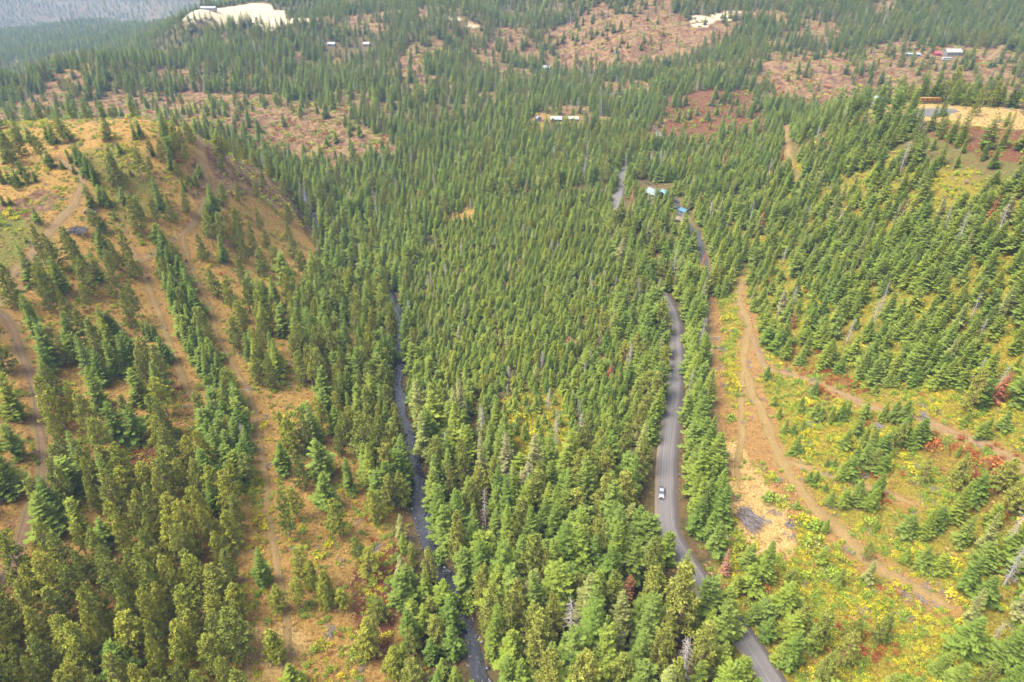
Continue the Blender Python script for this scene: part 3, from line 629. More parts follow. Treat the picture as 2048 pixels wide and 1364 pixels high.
family('rust', 'rust', BARK_D, fir_proto, 2, [dict(R=2.0, dens=.6, ragged=.45, droop=.3)])
family('snag', 'grey', BARK_D, lambda r: snag_proto(r), 3, [dict()])
for c_ in ('yel', 'green', 'red'): family('shrub_' + c_, 'shrub_' + c_, BARK_F, shrub_proto, 3, [dict(), dict(hgt=1.3, n=190), dict(rad=1.3, hgt=.8, n=190)])
family('tuft', 'grass', None, lambda r: tuft_proto(r), 3, [dict()])
def stick_proto(r, n=9):
    ts = []; f = Fol()
    for q in range(n):
        a = r.uniform(0, 3.14); L = r.uniform(.5, 1.8); c = np.array([r.normal(0, .6), r.normal(0, .6), r.uniform(.05, .25)]); d = np.array([math.cos(a), math.sin(a), r.normal(0, .12)]) * L
        ts.append(tube_rings([c - d, c, c + d], [.07, .06, .035], 4))
    p = r.normal(0, .5, (6, 3)); p[:, 2] = .1; d = nrm(r.normal(0, 1, (6, 3))); f.kites(p, d, nrm(np.cross(d, r.normal(0, 1, (6, 3)))), np.full(6, .4), np.full(6, .08), r, np.full(6, .5))
    return f.arrays(), join_tubes(ts)
family('stick', 'grey', bark_mat('slash_wood', (.035, .027, .023), (.13, .11, .10)), lambda r: stick_proto(r), 3, [dict()])

# ------------------------------------------------------------------ where the trees stand
MIX_FIR = (('fir_dark', .55), ('fir_light', .22), ('pine_grey', .17), ('larch', .03), ('snag', .03))
MIX_YOUNG = (('fir_light', .60), ('fir_dark', .25), ('larch', .05), ('pine_olive', .08), ('snag', .02))
MIX_MATURE = (('fir_dark', .36), ('fir_light', .20), ('pine_grey', .28), ('larch', .05), ('snag', .025), ('fir_dark', .085))
MIX_PINE = (('pine_olive', .64), ('pine_grey', .32), ('fir_dark', .04))
MIX_LEFT = (('pine_grey', .42), ('fir_dark', .36), ('pine_olive', .14), ('fir_light', .08))
MIX_RIGHT = (('fir_light', .56), ('fir_dark', .33), ('larch', .05), ('snag', .015), ('rust', .015), ('fir_dark', .03))
ZONES = [ # name, spacing, height range, mix, thinning by clump noise, polygon
 ('far forest', 6.4, (11, 17.5), MIX_FIR, .0, None),
 ('beyond', 5.2, (10, 16), MIX_FIR, .0, zp((640,400),(1240,370),(1500,320),(1480,240),(640,250),(560,300),(600,380))),
 ('leftslope', 10.6, (14, 21), MIX_LEFT, .36, zp((-150,600),(60,560),(260,510),(440,460),(560,480),(650,540),(790,610),(800,760),(835,960),(850,1060),(905,1200),(965,1364),(1010,1500),(-250,1500))),
 ('pinegrove', 5.9, (14, 20), MIX_PINE, .0, zp((60,1150),(300,1060),(440,1080),(480,1200),(500,1500),(-200,1500),(-150,1200))),
 ('pinegrove', 6.0, (14, 20), MIX_PINE, .05, zp((220,960),(330,900),(470,960),(490,1100),(300,1080))),
 ('grassland', 16, (13, 18), MIX_PINE, .3, zp((545,1100),(600,1090),(690,1080),(780,1060),(830,1150),(830,1400),(500,1400),(530,1250))),
 ('clearing', 24, (6, 12), MIX_LEFT, .3, zp((495,785),(650,795),(645,880),(560,905),(515,860))),
 ('clearing', 40, (6, 10), MIX_LEFT, .3, zp((225,885),(330,885),(350,955),(240,975))),
 ('firrow', 4.0, (10, 15), (('fir_dark', .75), ('pine_grey', .25)), .0, zp((300,510),(362,490),(425,650),(470,770),(520,960),(470,980),(400,830),(345,650))),
 ('creekside', 5.0, (15, 22), MIX_LEFT, .0, zp((640,560),(790,610),(800,800),(840,1000),(760,1020),(690,850),(600,760),(590,640))),
 ('creekside', 5.4, (10, 15), MIX_MATURE, .0, zp((790,1060),(850,1060),(905,1200),(965,1364),(1000,1450),(830,1400),(800,1200))),
 ('hilltop', 70, (11, 16), MIX_PINE, .4, zp((-300,640),(60,590),(280,520),(400,470),(470,400),(440,300),(400,272),(0,262),(-300,266))),
 ('hillnose', 15, (11, 17), (('pine_olive', .5), ('pine_grey', .4), ('snag', .1)), .2, zp((420,285),(480,310),(600,420),(650,550),(590,560),(500,500),(420,480),(470,400))),
 ('parcel', 2.9, (6.0, 9.6), MIX_YOUNG, .0, zp((650,420),(1240,385),(1222,440),(1330,660),(1330,760),(1325,1000),(1300,1060),(870,1040),(820,800),(825,640),(790,575),(700,515))),
 ('parcel', 4.6, (12, 18), MIX_FIR, .0, zp((630,400),(900,400),(890,450),(820,560),(830,680),(830,760),(800,640),(700,520),(640,470))),
 ('parcel', 5.4, (15, 24), MIX_MATURE, .0, zp((830,800),(1000,860),(1100,900),(1330,900),(1320,1080),(860,1050))),
 ('parcel', 4.6, (12, 18), MIX_FIR, .0, zp((1280,560),(1330,660),(1335,760),(1325,900),(1260,880),(1250,700),(1190,700))),
 ('opening', 9, (5, 9), MIX_YOUNG, .4, zp((990,795),(1120,775),(1150,900),(1125,955),(1040,965),(1000,880))),
 ('opening', 20, (5, 9), MIX_YOUNG, .4, zp((895,430),(955,418),(945,445),(890,448))),
 ('lower', 5.3, (17, 27), MIX_MATURE, .0, zp((870,1050),(1320,1080),(1420,1250),(1520,1400),(1560,1500),(990,1500),(950,1320))),
 ('roadside', 4.4, (13, 19), (('fir_dark', .5), ('fir_light', .42), ('larch', .05), ('snag', .03)), .0, zp((1345,500),(1400,480),(1412,600),(1415,760),(1425,900),(1445,1000),(1460,1110),(1385,1110),(1362,1000),(1372,760))),
 ('upslope', 5.3, (9, 15), MIX_RIGHT, .40, zp((1260,460),(1260,380),(1400,290),(1560,240),(1640,215),(1740,225),(1850,262),(1930,335),(2200,360),(2200,640),(1900,640),(1780,560),(1640,500),(1500,560),(1410,560),(1330,500))),
 ('midslope', 6.4, (8, 13.5), MIX_RIGHT, .38, zp((1410,570),(1500,560),(1640,500),(1780,560),(1900,620),(2200,620),(2200,820),(1900,790),(1700,760),(1560,720),(1420,640))),
 ('brush', 17, (3.5, 9), (('fir_light', .7), ('fir_dark', .3)), .45, zp((1405,640),(1560,720),(1700,760),(1900,790),(2200,800),(2200,1150),(1950,1050),(1850,1100),(1900,1250),(1850,1420),(1600,1420),(1480,1250),(1440,1120),(1440,900))),
 ('landing', 200, (2, 3), MIX_YOUNG, .9, zp((1420,600),(1500,600),(1530,760),(1560,930),(1620,1110),(1560,1150),(1490,1110),(1450,960),(1430,860))),
 ('corner', 5.6, (11, 17), MIX_RIGHT, .1, zp((1890,1090),(1950,1060),(2060,980),(2250,1000),(2250,1500),(2000,1500),(1960,1330),(1900,1200))),
 ('roadbank', 7, (10, 17), MIX_RIGHT, .2, zp((1400,1130),(1470,1110),(1560,1190),(1640,1364),(1660,1450),(1590,1450),(1520,1300))),
 ('plateau', 60, (10, 14), MIX_PINE, .3, zp((1750,213),(1850,209),(2100,222),(2100,300),(1940,300),(1860,240),(1790,228))),
 ('brow', 11, (6, 10), MIX_RIGHT, .2, zp((1840,262),(1930,300),(2100,320),(2100,385),(1930,370),(1830,320))),
 ('roadedge', 3.9, (16, 21), MIX_FIR, .0, zp((1216,440),(1262,510),(1300,570),(1322,610),(1300,640),(1250,560),(1195,450))),
 ('roadbank', 8, (8, 13), MIX_MATURE, .1, zp((1320,1110),(1400,1250),(1490,1420),(1430,1420),(1345,1260),(1285,1110))),
 ('knolltop', 9, (14, 19), (('fir_light', .6), ('fir_dark', .4)), .0, zp((1700,225),(1830,212),(1850,240),(1740,262))),
 # far clearings
 ('farclearing', 40, (8, 13), MIX_FIR, .3, np.array([(-430,375),(-300,385),(-185,398),(-240,520),(-285,640),(-560,660)])),
 ('farclearing', 34, (9, 15), MIX_FIR, .35, zp((-60,225),(150,190),(330,186),(470,185),(560,195),(640,208),(760,270),(790,320),(660,335),(560,310),(480,275),(420,262),(-60,262))),
 ('farclearing', 13, (12, 18), MIX_FIR, .3, zp((560,160),(760,150),(920,210),(880,245),(700,220),(560,200))),
 ('farclearing', 26, (9, 14), MIX_FIR, .35, zp((1085,135),(1105,65),(1195,14),(1330,28),(1470,48),(1480,90),(1330,140),(1200,150))),
 ('farclearing', 20, (9, 15), MIX_FIR, .4, zp((1270,275),(1360,195),(1490,185),(1540,250),(1440,285))),
 ('farclearing', 24, (8, 14), MIX_FIR, .4, zp((1520,125),(1760,100),(2070,120),(2070,210),(1760,203),(1660,225),(1540,190))),
 ('farclearing', 18, (10, 15), MIX_FIR, .3, zp((862,32),(900,42),(980,82),(1030,140),(990,170),(900,90))),
 ('field', 900, (5, 6), MIX_FIR, .9, zp((362,34),(385,26),(430,20),(520,7),(560,12),(588,38),(500,64),(430,52),(390,44))),
 ('field', 900, (5, 6), MIX_FIR, .9, zp((288,50),(328,20),(338,36),(302,56))), ('field', 900, (5, 6), MIX_FIR, .9, zp((858,42),(872,30),(882,44),(930,60),(952,67),(943,76),(900,62))),
 ('field', 900, (5, 6), MIX_FIR, .9, zp((1407,26),(1468,30),(1468,47),(1412,41))), ('field', 900, (5, 6), MIX_FIR, .9, zp((1040,3),(1130,2),(1200,6),(1140,11),(1040,11))),
 ('yard', 30, (8, 12), MIX_FIR, .3, zp((1040,232),(1155,228),(1165,252),(1060,258))), ('yard', 60, (8, 12), MIX_FIR, .3, zp((1285,372),(1330,368),(1340,395),(1325,412),(1290,410))),
 ('yard', 60, (8, 12), MIX_FIR, .3, zp((1340,395),(1375,400),(1385,440),(1370,455),(1345,450),(1348,425))), ('yard', 11, (8, 12), MIX_FIR, .1, zp((655,82),(760,82),(760,100),(655,100))),
]
trees = []      # x, y, height, variant key, zone
CELL = 4.0; grid = {}
def free(x, y, s):
    c = int(x // CELL), int(y // CELL); R = int(s // CELL) + 1
    for i in range(c[0] - R, c[0] + R + 1):
        for j in range(c[1] - R, c[1] + R + 1):
            for q in grid.get((i, j), ()):
                if (q[0] - x) ** 2 + (q[1] - y) ** 2 < s * s: return False
    return True
def put(x, y, h, key, zone):
    grid.setdefault((int(x // CELL), int(y // CELL)), []).append((x, y)); trees.append((x, y, h, key, zone))
def pick(mix, r):
    u = r.random(); 
    for k, p in mix:
        u -= p
        if u <= 0: return k
    return mix[0][0]
# single trees noted on the photograph: foot pixel x, y, height, family
A3 = lambda l: [(x * .3813, 240 + y * .3813, h, f) for x, y, h, f in l]
A8 = lambda l: [(1300 + x * .4575, 740 + y * .4575, h, f) for x, y, h, f in l]
PO, PG, FD, FL = 'pine_olive', 'pine_grey', 'fir_dark', 'fir_light'
LISTED = A3([(70,240,17,PG),(25,150,15,PG),(120,190,14,PG),(45,215,12,FD),(330,258,5,FD),(390,282,5,FD),(510,342,11,FD),(480,305,12,FD),(450,285,13,FD),(425,235,11,FD),(400,210,9,FD),(375,222,8,FD),(485,458,12,FD),(570,458,11,FD),(545,440,10,FD),(620,350,17,PG),(600,300,15,PG),(748,318,17,PO),
 (690,295,5,FD),(632,172,6,FD),(800,282,9,PG),(805,192,6,FD),(850,472,18,FD),(830,440,17,PG),(825,545,13,PG),(905,535,14,PG),(655,442,10,FD),(745,522,13,FD),(715,520,12,PG),(738,592,17,PG),(985,492,13,PG),(1050,302,8,FD),(972,372,8,FD),(1032,352,8,FD),(995,332,6,FD),(600,522,4,FD),(510,582,11,PG),(545,582,8,FD),
 (205,547,9,FD),(240,765,19,PG),(402,792,20,PG),(140,642,3.5,FL),(25,792,4,FD),(60,445,5,FD),(25,450,6,FD),(20,335,9,FD),(60,340,9,FD),(100,345,9,FD),(150,335,7,FD),(190,325,6,FD),(130,300,9,FD),(90,370,7,PG),
 (260,120,10,FD),(290,125,12,FD),(340,120,13,PG),(370,115,12,FD),(170,130,11,FD),(230,215,13,PG),(270,250,10,FD),(110,115,13,FD),(560,110,11,FD),(580,95,10,PG),(710,105,11,FD),(740,90,9,FD),(860,90,13,FD),(880,150,12,FD),(900,200,13,FD),(930,180,12,PG),(960,160,12,PG),(980,230,11,PG),(905,260,11,FD),(940,300,9,PG),(860,220,12,PG),(1010,120,11,PG),(990,90,12,FD),(920,120,12,FD),(870,60,12,FD),(790,190,8,PG),(1190,220,15,PG),(1160,260,8,PG),(1150,190,12,PG),
 (450,845,20,PG),(430,770,18,FD),(180,860,19,FD),(230,850,13,FD),(310,800,18,PG),(340,905,17,FD),(530,850,17,FD),(560,720,15,FD),(600,830,14,PG),(620,930,22,PG),(690,770,18,PG),(720,830,14,PG),(880,720,17,FD),(840,650,12,FD),(285,1015,20,PG),(260,930,16,PG),(410,1090,19,PG),(600,1120,11,FD),(570,1100,10,FD),(560,1135,13,FD),(790,1150,9,FD),(770,1140,8,FD),(820,1155,8,FD),(740,1050,17,PG),(700,1090,18,PG),(880,1270,13,FD),(1395,1130,18,FL),(1145,930,15,PG)])
LISTED += A8([(690,492,5,FD),(725,492,5,FD),(710,505,4,FD),(765,530,4,FD),(780,592,6,FD),(835,600,9,FL),(900,592,10,FL),(950,610,10,FL),(975,560,11,FD),(870,482,10,FD),(832,480,9,FL),(770,420,4,FD),(800,422,4,FD),(890,422,9,FD),(920,425,10,FD),(960,440,9,PG),(1000,450,8,FD),(1030,440,8,FL),(1000,390,11,FD),(960,362,10,FD),(930,342,9,FD),(900,292,8,FD),(850,342,8,FL),(1060,335,11,PG),(1100,305,11,FD),(1150,345,12,FD),(1180,315,10,FD),
 (720,212,7,FD),(745,222,7,FL),(790,232,7,FD),(830,222,8,FD),(860,202,7,FL),(930,212,8,FD),(655,182,7,FD),(712,112,7,FD),(590,272,6,FL),(622,282,5,FD),(662,272,6,FL),(1012,222,8,FL),(1060,225,9,FD),(1100,232,10,FD),(1190,500,9,PG),(1340,510,13,PG),(1330,665,15,FL),(1410,570,11,FD),(1525,520,12,PG),(1560,625,12,PG),(1480,690,10,FL),(1110,722,9,FD),(1255,690,9,FD),(1190,742,12,FL),(1350,765,12,FL),(1110,845,6,FL),(1180,865,9,FD),(1262,885,8,FL),(980,702,4,FD),(925,832,8,PG),(945,935,10,'larch'),
 (762,712,6,FL),(740,848,7,FL),(610,945,8,PG),(440,975,12,FL),(370,980,9,FL),(490,1100,10,FD),(435,1105,9,FL),(500,1182,11,FD),(600,1292,16,FD),(560,1285,10,FL),(640,1150,12,PG),(620,1170,11,FL),(730,1215,17,PG),(700,1225,14,FD),(880,1182,10,PG),(985,1195,13,PG),(820,1295,15,PG),(740,1375,14,PG),(1240,1330,8,FL),(1280,1320,8,FL),(1500,140,13,'rust'),(1545,945,16,'snag'),(1500,1190,8,'snag'),(1600,150,14,FD),(1390,180,16,PG),(1440,170,14,FD),(1640,130,14,FD),(1460,295,8,FL),(1440,300,7,FD),(1540,260,7,FL),(1370,240,5,FL),
 (60,840,14,FL),(130,960,18,'larch'),(110,1040,16,'larch'),(320,1130,17,FL),(230,1200,16,FL),(300,1330,15,FL),(140,1290,14,'snag'),(50,1290,13,'snag'),(60,1130,13,FL),(400,1350,10,FL),(320,1330,8,FL)])
LISTED += [(1254,1200,11,'rust'),(1250,1203,9,'rust'),(1398,560,15,'rust'),(660,1215,11,PO),(655,1200,13,PO),(560,1320,12,PO),(545,1310,10,PO),(690,1215,9,PO),(600,1215,12,PO),(590,1370,9,FL),(735,1310,15,PO),(745,1290,12,PO),(760,1240,10,PG),(610,1170,15,PO),(625,1180,13,PO),(555,1220,11,PO),(790,1350,13,PO),(810,1340,11,FL),(720,1130,12,PG),(740,1150,11,PO),
 (494,900,13,'snag'),(500,905,13,FD),(132,905,19,PO),(120,860,22,PO),(162,850,18,PO),(1115,870,13,'snag'),(1160,880,13,'snag'),(1110,890,11,'snag'),(1095,820,12,'snag'),(1220,760,9,'rust'),(1135,700,8,'rust'),(1800,345,16,'snag'),(1910,500,17,'snag'),(1880,480,15,'snag'),(1990,480,15,'snag'),(1690,690,13,'snag'),(1740,660,14,'snag'),(1760,620,13,'snag'),(1990,790,12,'snag'),(1940,640,12,'snag'),(1610,450,12,'snag'),(1500,440,12,'snag'),(1285,335,12,'rust'),(1302,330,12,'snag'),(1252,335,13,'snag'),(1305,280,14,'rust'),(1980,215,15,PG),(1885,232,9,FD),(1950,232,15,PG),(2010,255,9,FL)]
for px, py, h, f in LISTED:
    x, y = ground(px, py); put(x, y, h, VAR[f][int(rng.integers(len(VAR[f])))], 'listed')
# forest by zones
NC = 520000
cy = 60 + 3500 * rng.random(NC) ** 1.72; cx = (rng.random(NC) * 2 - 1) * (70 + cy * .88)
zi = np.zeros(NC, int); wcx, wcy = warp(cx, cy)
for q, z in enumerate(ZONES):
    if z[5] is not None: zi[inside(z[5], wcx, wcy)] = q
clump = fbm(cx / 22, cy / 22, 5, 3); big = fbm(cx / 60, cy / 60, 8, 3)
hw = np.full(NC, np.inf)
for L, w in [(ROAD[ROAD[:, 1] < 195], 7.6), (ROAD[ROAD[:, 1] < 300], 5.6), (ROAD[ROAD[:, 1] >= 300], 3.4), (CREEK[CREEK[:, 1] < 200], 4.5), (CREEK[CREEK[:, 1] < 330], 3.6), (CREEK[CREEK[:, 1] >= 330], 1.3)] + [(t[3], t[1] * .5 + (5.2 if 'swath' in t[2] else 3.4 if 'two-wheel' in t[2] or 'rutted' in t[2] else 2.3)) for t in TRACKS]:
    d, k = dist_line(L, cx, cy, w + 1); hw[d < w] = 0
ch = H(cx, cy); ppx, ppy, pdd = project(cx, cy, ch)
EXCL = []   # clear circles round buildings, filled by hand
for bx_, by_, r_ in ((1310,392,9),(1330,398,7),(1366,427,6),(1352,404,6),(1356,446,6),(1320,996,9),(1312,1025,9),(1316,1060,7),(1500,1042,8),(150,460,9),(178,424,6),(1823,112,14),(1873,111,8),(1903,110,12),(1893,121,9),(1760,206,8),(1856,206,10),(1077,242,8),(1112,243,9),(1146,242,9),(664,91,12),(733,91,10),(418,19,24),(1230,194,6),(1093,139,8),(1323,990,4)):
    gx_, gy_ = ground(bx_, by_); d = np.hypot(cx - gx_, cy - gy_); hw[d < r_] = 0
    dv = np.hypot(gx_, gy_); ux, uy = gx_ / dv, gy_ / dv; al = (cx - gx_) * ux + (cy - gy_) * uy; ac = np.abs((cx - gx_) * uy - (cy - gy_) * ux)
    hw[(al < 0) & (al > (-9 if gy_ < 520 else -26)) & (ac < r_ * .8)] = 0       # open ground before the building
r2 = np.random.default_rng(4); order = range(NC)
jit = r2.random((NC, 4))
for i in order:
    if hw[i] == 0: continue
    z = ZONES[zi[i]]
    if clump[i] < z[4] * .62 + (.0 if z[4] < .2 else .12): continue
    s = z[1] * (.75 + .5 * jit[i, 0])
    if cy[i] > 900: s *= 1.0 + (cy[i] - 900) / 1800
    if z[0] == 'far forest' and big[i] < .37: s *= 2.6
    if z[4] >= .3 and clump[i] > .62: s *= .55
    if z[0] == 'farclearing' and clump[i] > .58: s *= .6
    if not free(cx[i], cy[i], s): continue
    h = z[2][0] + (z[2][1] - z[2][0]) * (-.15 + 1.15 * jit[i, 1]) * (1 if jit[i, 2] > .14 else .55) + (z[2][1] * .18 if jit[i, 2] > .96 else 0)
    f = pick(z[3], r2); put(cx[i], cy[i], h, VAR[f][int(jit[i, 3] * len(VAR[f]))], z[0])
print('TREES', len(trees))

# ------------------------------------------------------------------ trees: the largest in view are things, the rest are the forest mass
FAMNAME = {'fir_dark': ('fir_tree', 'dark green fir'), 'fir_light': ('fir_tree', 'bright green fir'), 'pine_olive': ('pine_tree', 'olive green pine'),
           'pine_grey': ('pine_tree', 'grey-green pine'), 'larch': ('larch_tree', 'yellowish larch'), 'rust': ('dead_fir', 'rust-red dead fir'), 'snag': ('bare_snag', 'bare grey snag')}
fam = lambda key: key.rsplit('_', 1)[0]
TX = np.array([t[0] for t in trees]); TY = np.array([t[1] for t in trees]); TH = np.array([t[2] for t in trees]); TZ = H(TX, TY)
TPX, TPY, TD = project(TX, TY, TZ); TPX2, TPY2, _ = project(TX, TY, TZ + TH)
size = TH / TD; inview = (TPX2 > 10) & (TPX2 < 2038) & (TPY2 > 5) & (TPY2 < 1340) & (TD > 0)
# sight lines over the ground: hidden feet are behind a ridge
_s = np.linspace(.3, .985, 60)
vis = np.ones(len(trees), bool)
for s in _s:
    vis &= H(TX * s, TY * s) < CAM_Z + (TZ + TH * .8 - CAM_Z) * s
inview &= vis
kindof = np.array([FAMNAME[fam(t[3])][0] for t in trees]); single = np.zeros(len(trees), bool)
for kd, nmax in (('fir_tree', 300), ('pine_tree', 300), ('larch_tree', 120), ('dead_fir', 40), ('bare_snag', 90)):
    q = np.nonzero((kindof == kd) & inview & ((TD < 420) | (kd in ('dead_fir',))))[0]
    single[q[np.argsort(-size[q])][:nmax]] = True
LAND = [((740,700),'the woods left of the mid creek'),((870,690),'the young firs beside the creek bend'),((690,620),'the open bank above the creek bend'),((900,900),'the firs along the lower creek reach'),((1210,950),'the woods across from the pickup'),((1110,740),'the top of the yellow opening'),((980,1000),'the woods below the yellow opening'),((560,640),'the pines below the hill nose'),((1650,600),'the fir slope above the skid tracks'),
 ((1322,990),'the white pickup'),((1500,1042),'the brush pile'),((150,460),'the larger slash heap'),((178,424),'the smaller slash heap'),((1254,1200),'the rust-red fir in the lower woods'),((1986,804),'the rust-red fir on the brushy slope'),
 ((1398,560),'the rust-red fir by the driveway'),((1310,392),'the white roofed house'),((961,1364),'where the creek leaves the bottom edge'),((0,1364),'the bottom left corner'),((2048,1364),'the bottom right corner'),((1538,1364),'where the road leaves the bottom edge'),
 ((1336,1062),'the road bend below the pickup'),((85,930),'the bend of the rutted track'),((30,1095),'the fork of the muddy spur'),((440,885),'the yellow shrub strip between fir rows'),((575,845),'the grassy opening among pines'),((800,690),'the creek bend in mid valley'),
 ((1908,1220),'the low end of the wide skid track'),((1050,850),'the yellow opening in the young firs'),((1556,916),'the fork of the orange skid tracks'),((1840,1014),'the end of the short orange spur'),((2048,941),'the skid track at the right edge'),((164,354),'the top bend of the hilltop track'),
 ((366,469),'the track junction on the hill nose'),((280,530),'the top of the orange swath'),((570,1300),'the tan grass at the bottom edge'),((300,1364),'the bottom edge beneath the pine grove'),((1200,1364),'the bottom edge between creek and road'),((280,925),'the bare red hollow'),
 ((760,1180),'the red grass beside the creek'),((1350,700),'the straight of the gravel road'),((1425,740),'the narrow track above the road'),((1700,1364),'the bottom edge below the yellow shrubs'),((0,800),'the left edge by the rutted track'),((650,950),'the creekside woods'),((1100,1060),'the middle of the lower woods'),
 ((1050,600),'the middle of the young firs'),((1780,827),'the upper skid track'),((1590,350),'the bare strip high on the slope'),((1800,215),'the brow of the plateau'),((1900,600),'the thick firs on the steep slope'),((450,1150),'the grove edge by the grass track'),((200,1150),'the upper edge of the pine grove'),((840,1040),'the rocky creek reach below the pines')]
LP = np.array([l[0] for l in LAND], float)
dl = np.hypot(TPX[:, None] - LP[None, :, 0], TPY[:, None] - LP[None, :, 1]); near = dl.argmin(1)
ORD = ['nearest', 'second nearest', 'third nearest', 'fourth nearest', 'fifth nearest', 'sixth nearest', 'seventh nearest', 'eighth nearest', 'ninth nearest', 'tenth nearest', 'eleventh nearest', 'twelfth nearest', 'thirteenth nearest', 'fourteenth nearest', 'fifteenth nearest', 'sixteenth nearest', 'seventeenth nearest', 'eighteenth nearest', 'nineteenth nearest', 'twentieth nearest'] + ['twenty-%s nearest' % w for w in 'first second third fourth fifth sixth seventh eighth ninth'.split()] + ['thirtieth nearest'] + ['thirty-%s nearest' % w for w in 'first second third fourth fifth sixth seventh eighth ninth'.split()]
fams = np.array([fam(t[3]) for t in trees]); rank = {}
for L_ in range(len(LAND)):
    for f in FAMNAME:
        q = np.nonzero(inview & (fams == f) & (near == L_))[0]
        for r_, i in enumerate(q[np.argsort(dl[q, L_])]): rank[i] = r_
def tree_label(i):
    f = fams[i]; w = FAMNAME[f][1]; hh = TH[i]; sz = 'tall ' if hh > 17 else 'small ' if hh < 8.5 else ''
    r_ = rank.get(i, 99); l = LAND[near[i]][1]
    if r_ < len(ORD): return '%s%s, %s to %s' % (sz, w, ORD[r_], l)
    return '%s%s farther out around %s' % (sz, w, l)
GROUP = {'fir_tree': 'firs of the valley woods', 'pine_tree': 'pines of the valley woods', 'larch_tree': 'larches among the firs', 'dead_fir': 'rust-red dead firs', 'bare_snag': 'bare grey snags'}
rt = np.random.default_rng(77); yaw = rt.uniform(0, 6.28, len(trees)); wid = rt.uniform(.76, 1.24, len(trees)); lean = rt.normal(0, .04, (len(trees), 2))
def place_single(i):
    x, y, h, key, zone = trees[i]; kd = kindof[i]; e = bpy.data.objects.new(kd, None); COL.objects.link(e)
    e.location = (x, y, TZ[i]); s = h / UNIT; sw = s * wid[i] * (.82 if zone == 'listed' and kd == 'pine_tree' and x < 0 and y > 250 else 1.1 if zone == 'parcel' else 1) * (1.34 if h < 13 else 1.16 if h < 18 else 1.0)
    e.rotation_euler = (lean[i, 0], lean[i, 1], yaw[i]); e.scale = (sw, sw, s); e.empty_display_size = .5
    e['label'] = tree_label(i); e['category'] = 'dead tree' if kd in ('dead_fir', 'bare_snag') else 'tree'; e['group'] = GROUP[kd]
    crown, trunk = PROTO[key]
    o = add('crown', crown, e); add('trunk', trunk, e)
for i in np.nonzero(single)[0]: place_single(i)

def scatter(name, xyz, rot, scl, idx, **props):
    me = bpy.data.meshes.new(name); me.vertices.add(len(xyz)); me.vertices.foreach_set('co', np.asarray(xyz, np.float32).ravel())
    for nm, dat, typ in (('rot', rot, 'FLOAT_VECTOR'), ('scl', scl, 'FLOAT_VECTOR')):
        a = me.attributes.new(nm, typ, 'POINT'); a.data.foreach_set('vector', np.asarray(dat, np.float32).ravel())
    a = me.attributes.new('idx', 'INT', 'POINT'); a.data.foreach_set('value', np.asarray(idx, np.int32))
    o = add(name, me, kind='stuff', **props)
    ng = bpy.data.node_groups.new(name, 'GeometryNodeTree'); ng.interface.new_socket('Geometry', in_out='INPUT', socket_type='NodeSocketGeometry'); ng.interface.new_socket('Geometry', in_out='OUTPUT', socket_type='NodeSocketGeometry')
    gi = ng.nodes.new('NodeGroupInput'); go = ng.nodes.new('NodeGroupOutput'); ip = ng.nodes.new('GeometryNodeInstanceOnPoints'); ci = ng.nodes.new('GeometryNodeCollectionInfo')
    ci.inputs['Collection'].default_value = HIDE; ci.inputs['Separate Children'].default_value = True; ci.inputs['Reset Children'].default_value = True
    ip.inputs['Pick Instance'].default_value = True
    def na(n, t):
        k = ng.nodes.new('GeometryNodeInputNamedAttribute'); k.data_type = t; k.inputs['Name'].default_value = n; return k.outputs['Attribute']
    er = ng.nodes.new('FunctionNodeEulerToRotation'); ng.links.new(na('rot', 'FLOAT_VECTOR'), er.inputs[0])
    ng.links.new(gi.outputs[0], ip.inputs['Points']); ng.links.new(ci.outputs[0], ip.inputs['Instance']); ng.links.new(na('idx', 'INT'), ip.inputs['Instance Index'])
    ng.links.new(er.outputs[0], ip.inputs['Rotation']); ng.links.new(na('scl', 'FLOAT_VECTOR'), ip.inputs['Scale']); ng.links.new(ip.outputs[0], go.inputs[0])
    md = o.modifiers.new('scatter', 'NODES'); md.node_group = ng; return o
KI = {k: i for i, k in enumerate(KINDLIST)}; tidx = np.array([KI[t[3]] for t in trees])
for nm, kds, lb in (('fir_forest', ('fir_tree',), 'green fir forest filling the valley and far hills'), ('pine_forest', ('pine_tree',), 'grey-green pines spread through the farther woods'),
                    ('larch_stand', ('larch_tree',), 'yellowish larches dotted through the farther woods'), ('snag_stand', ('bare_snag', 'dead_fir'), 'bare grey snags dotted through the far woods')):
    q = np.nonzero(~single & np.isin(kindof, kds))[0]; s = TH[q] / UNIT; w = s * wid[q] * np.where(TH[q] < 13, 1.34, np.where(TH[q] < 18, 1.16, 1.0))
    scatter(nm, np.stack([TX[q], TY[q], TZ[q]], 1), np.stack([lean[q, 0], lean[q, 1], yaw[q]], 1), np.stack([w, w, s], 1), tidx[q], label=lb, category='forest')
print('SINGLE', single.sum())

# ------------------------------------------------------------------ shrubs and dry grass
n = 260000; sx_ = rng.uniform(-330, 330, n); sy_ = 70 + 600 * rng.random(n) ** 1.2
keep = np.abs(sx_) < 60 + sy_ * .85; sx_, sy_ = sx_[keep], sy_[keep]
ry, rr, rd, rs, rdt = (mask_at(k, sx_, sy_) for k in ('yel', 'redd', 'dry', 'straw', 'dirt')); cl = fbm(sx_ / 7, sy_ / 7, 51, 3); u = rng.random(len(sx_))
blocked = np.zeros(len(sx_), bool)
for L, w in [(ROAD, 4.4), (CREEK, 3.2)] + [(t[3], t[1] * .5 - .5) for t in TRACKS]:
    d, k = dist_line(L, sx_, sy_, w + 1); blocked |= d < w
for bx_, by_, r_ in ((1500,1042,4.5),(150,460,7),(178,424,4)):
    gx_, gy_ = ground(bx_, by_); blocked |= np.hypot(sx_ - gx_, sy_ - gy_) < r_
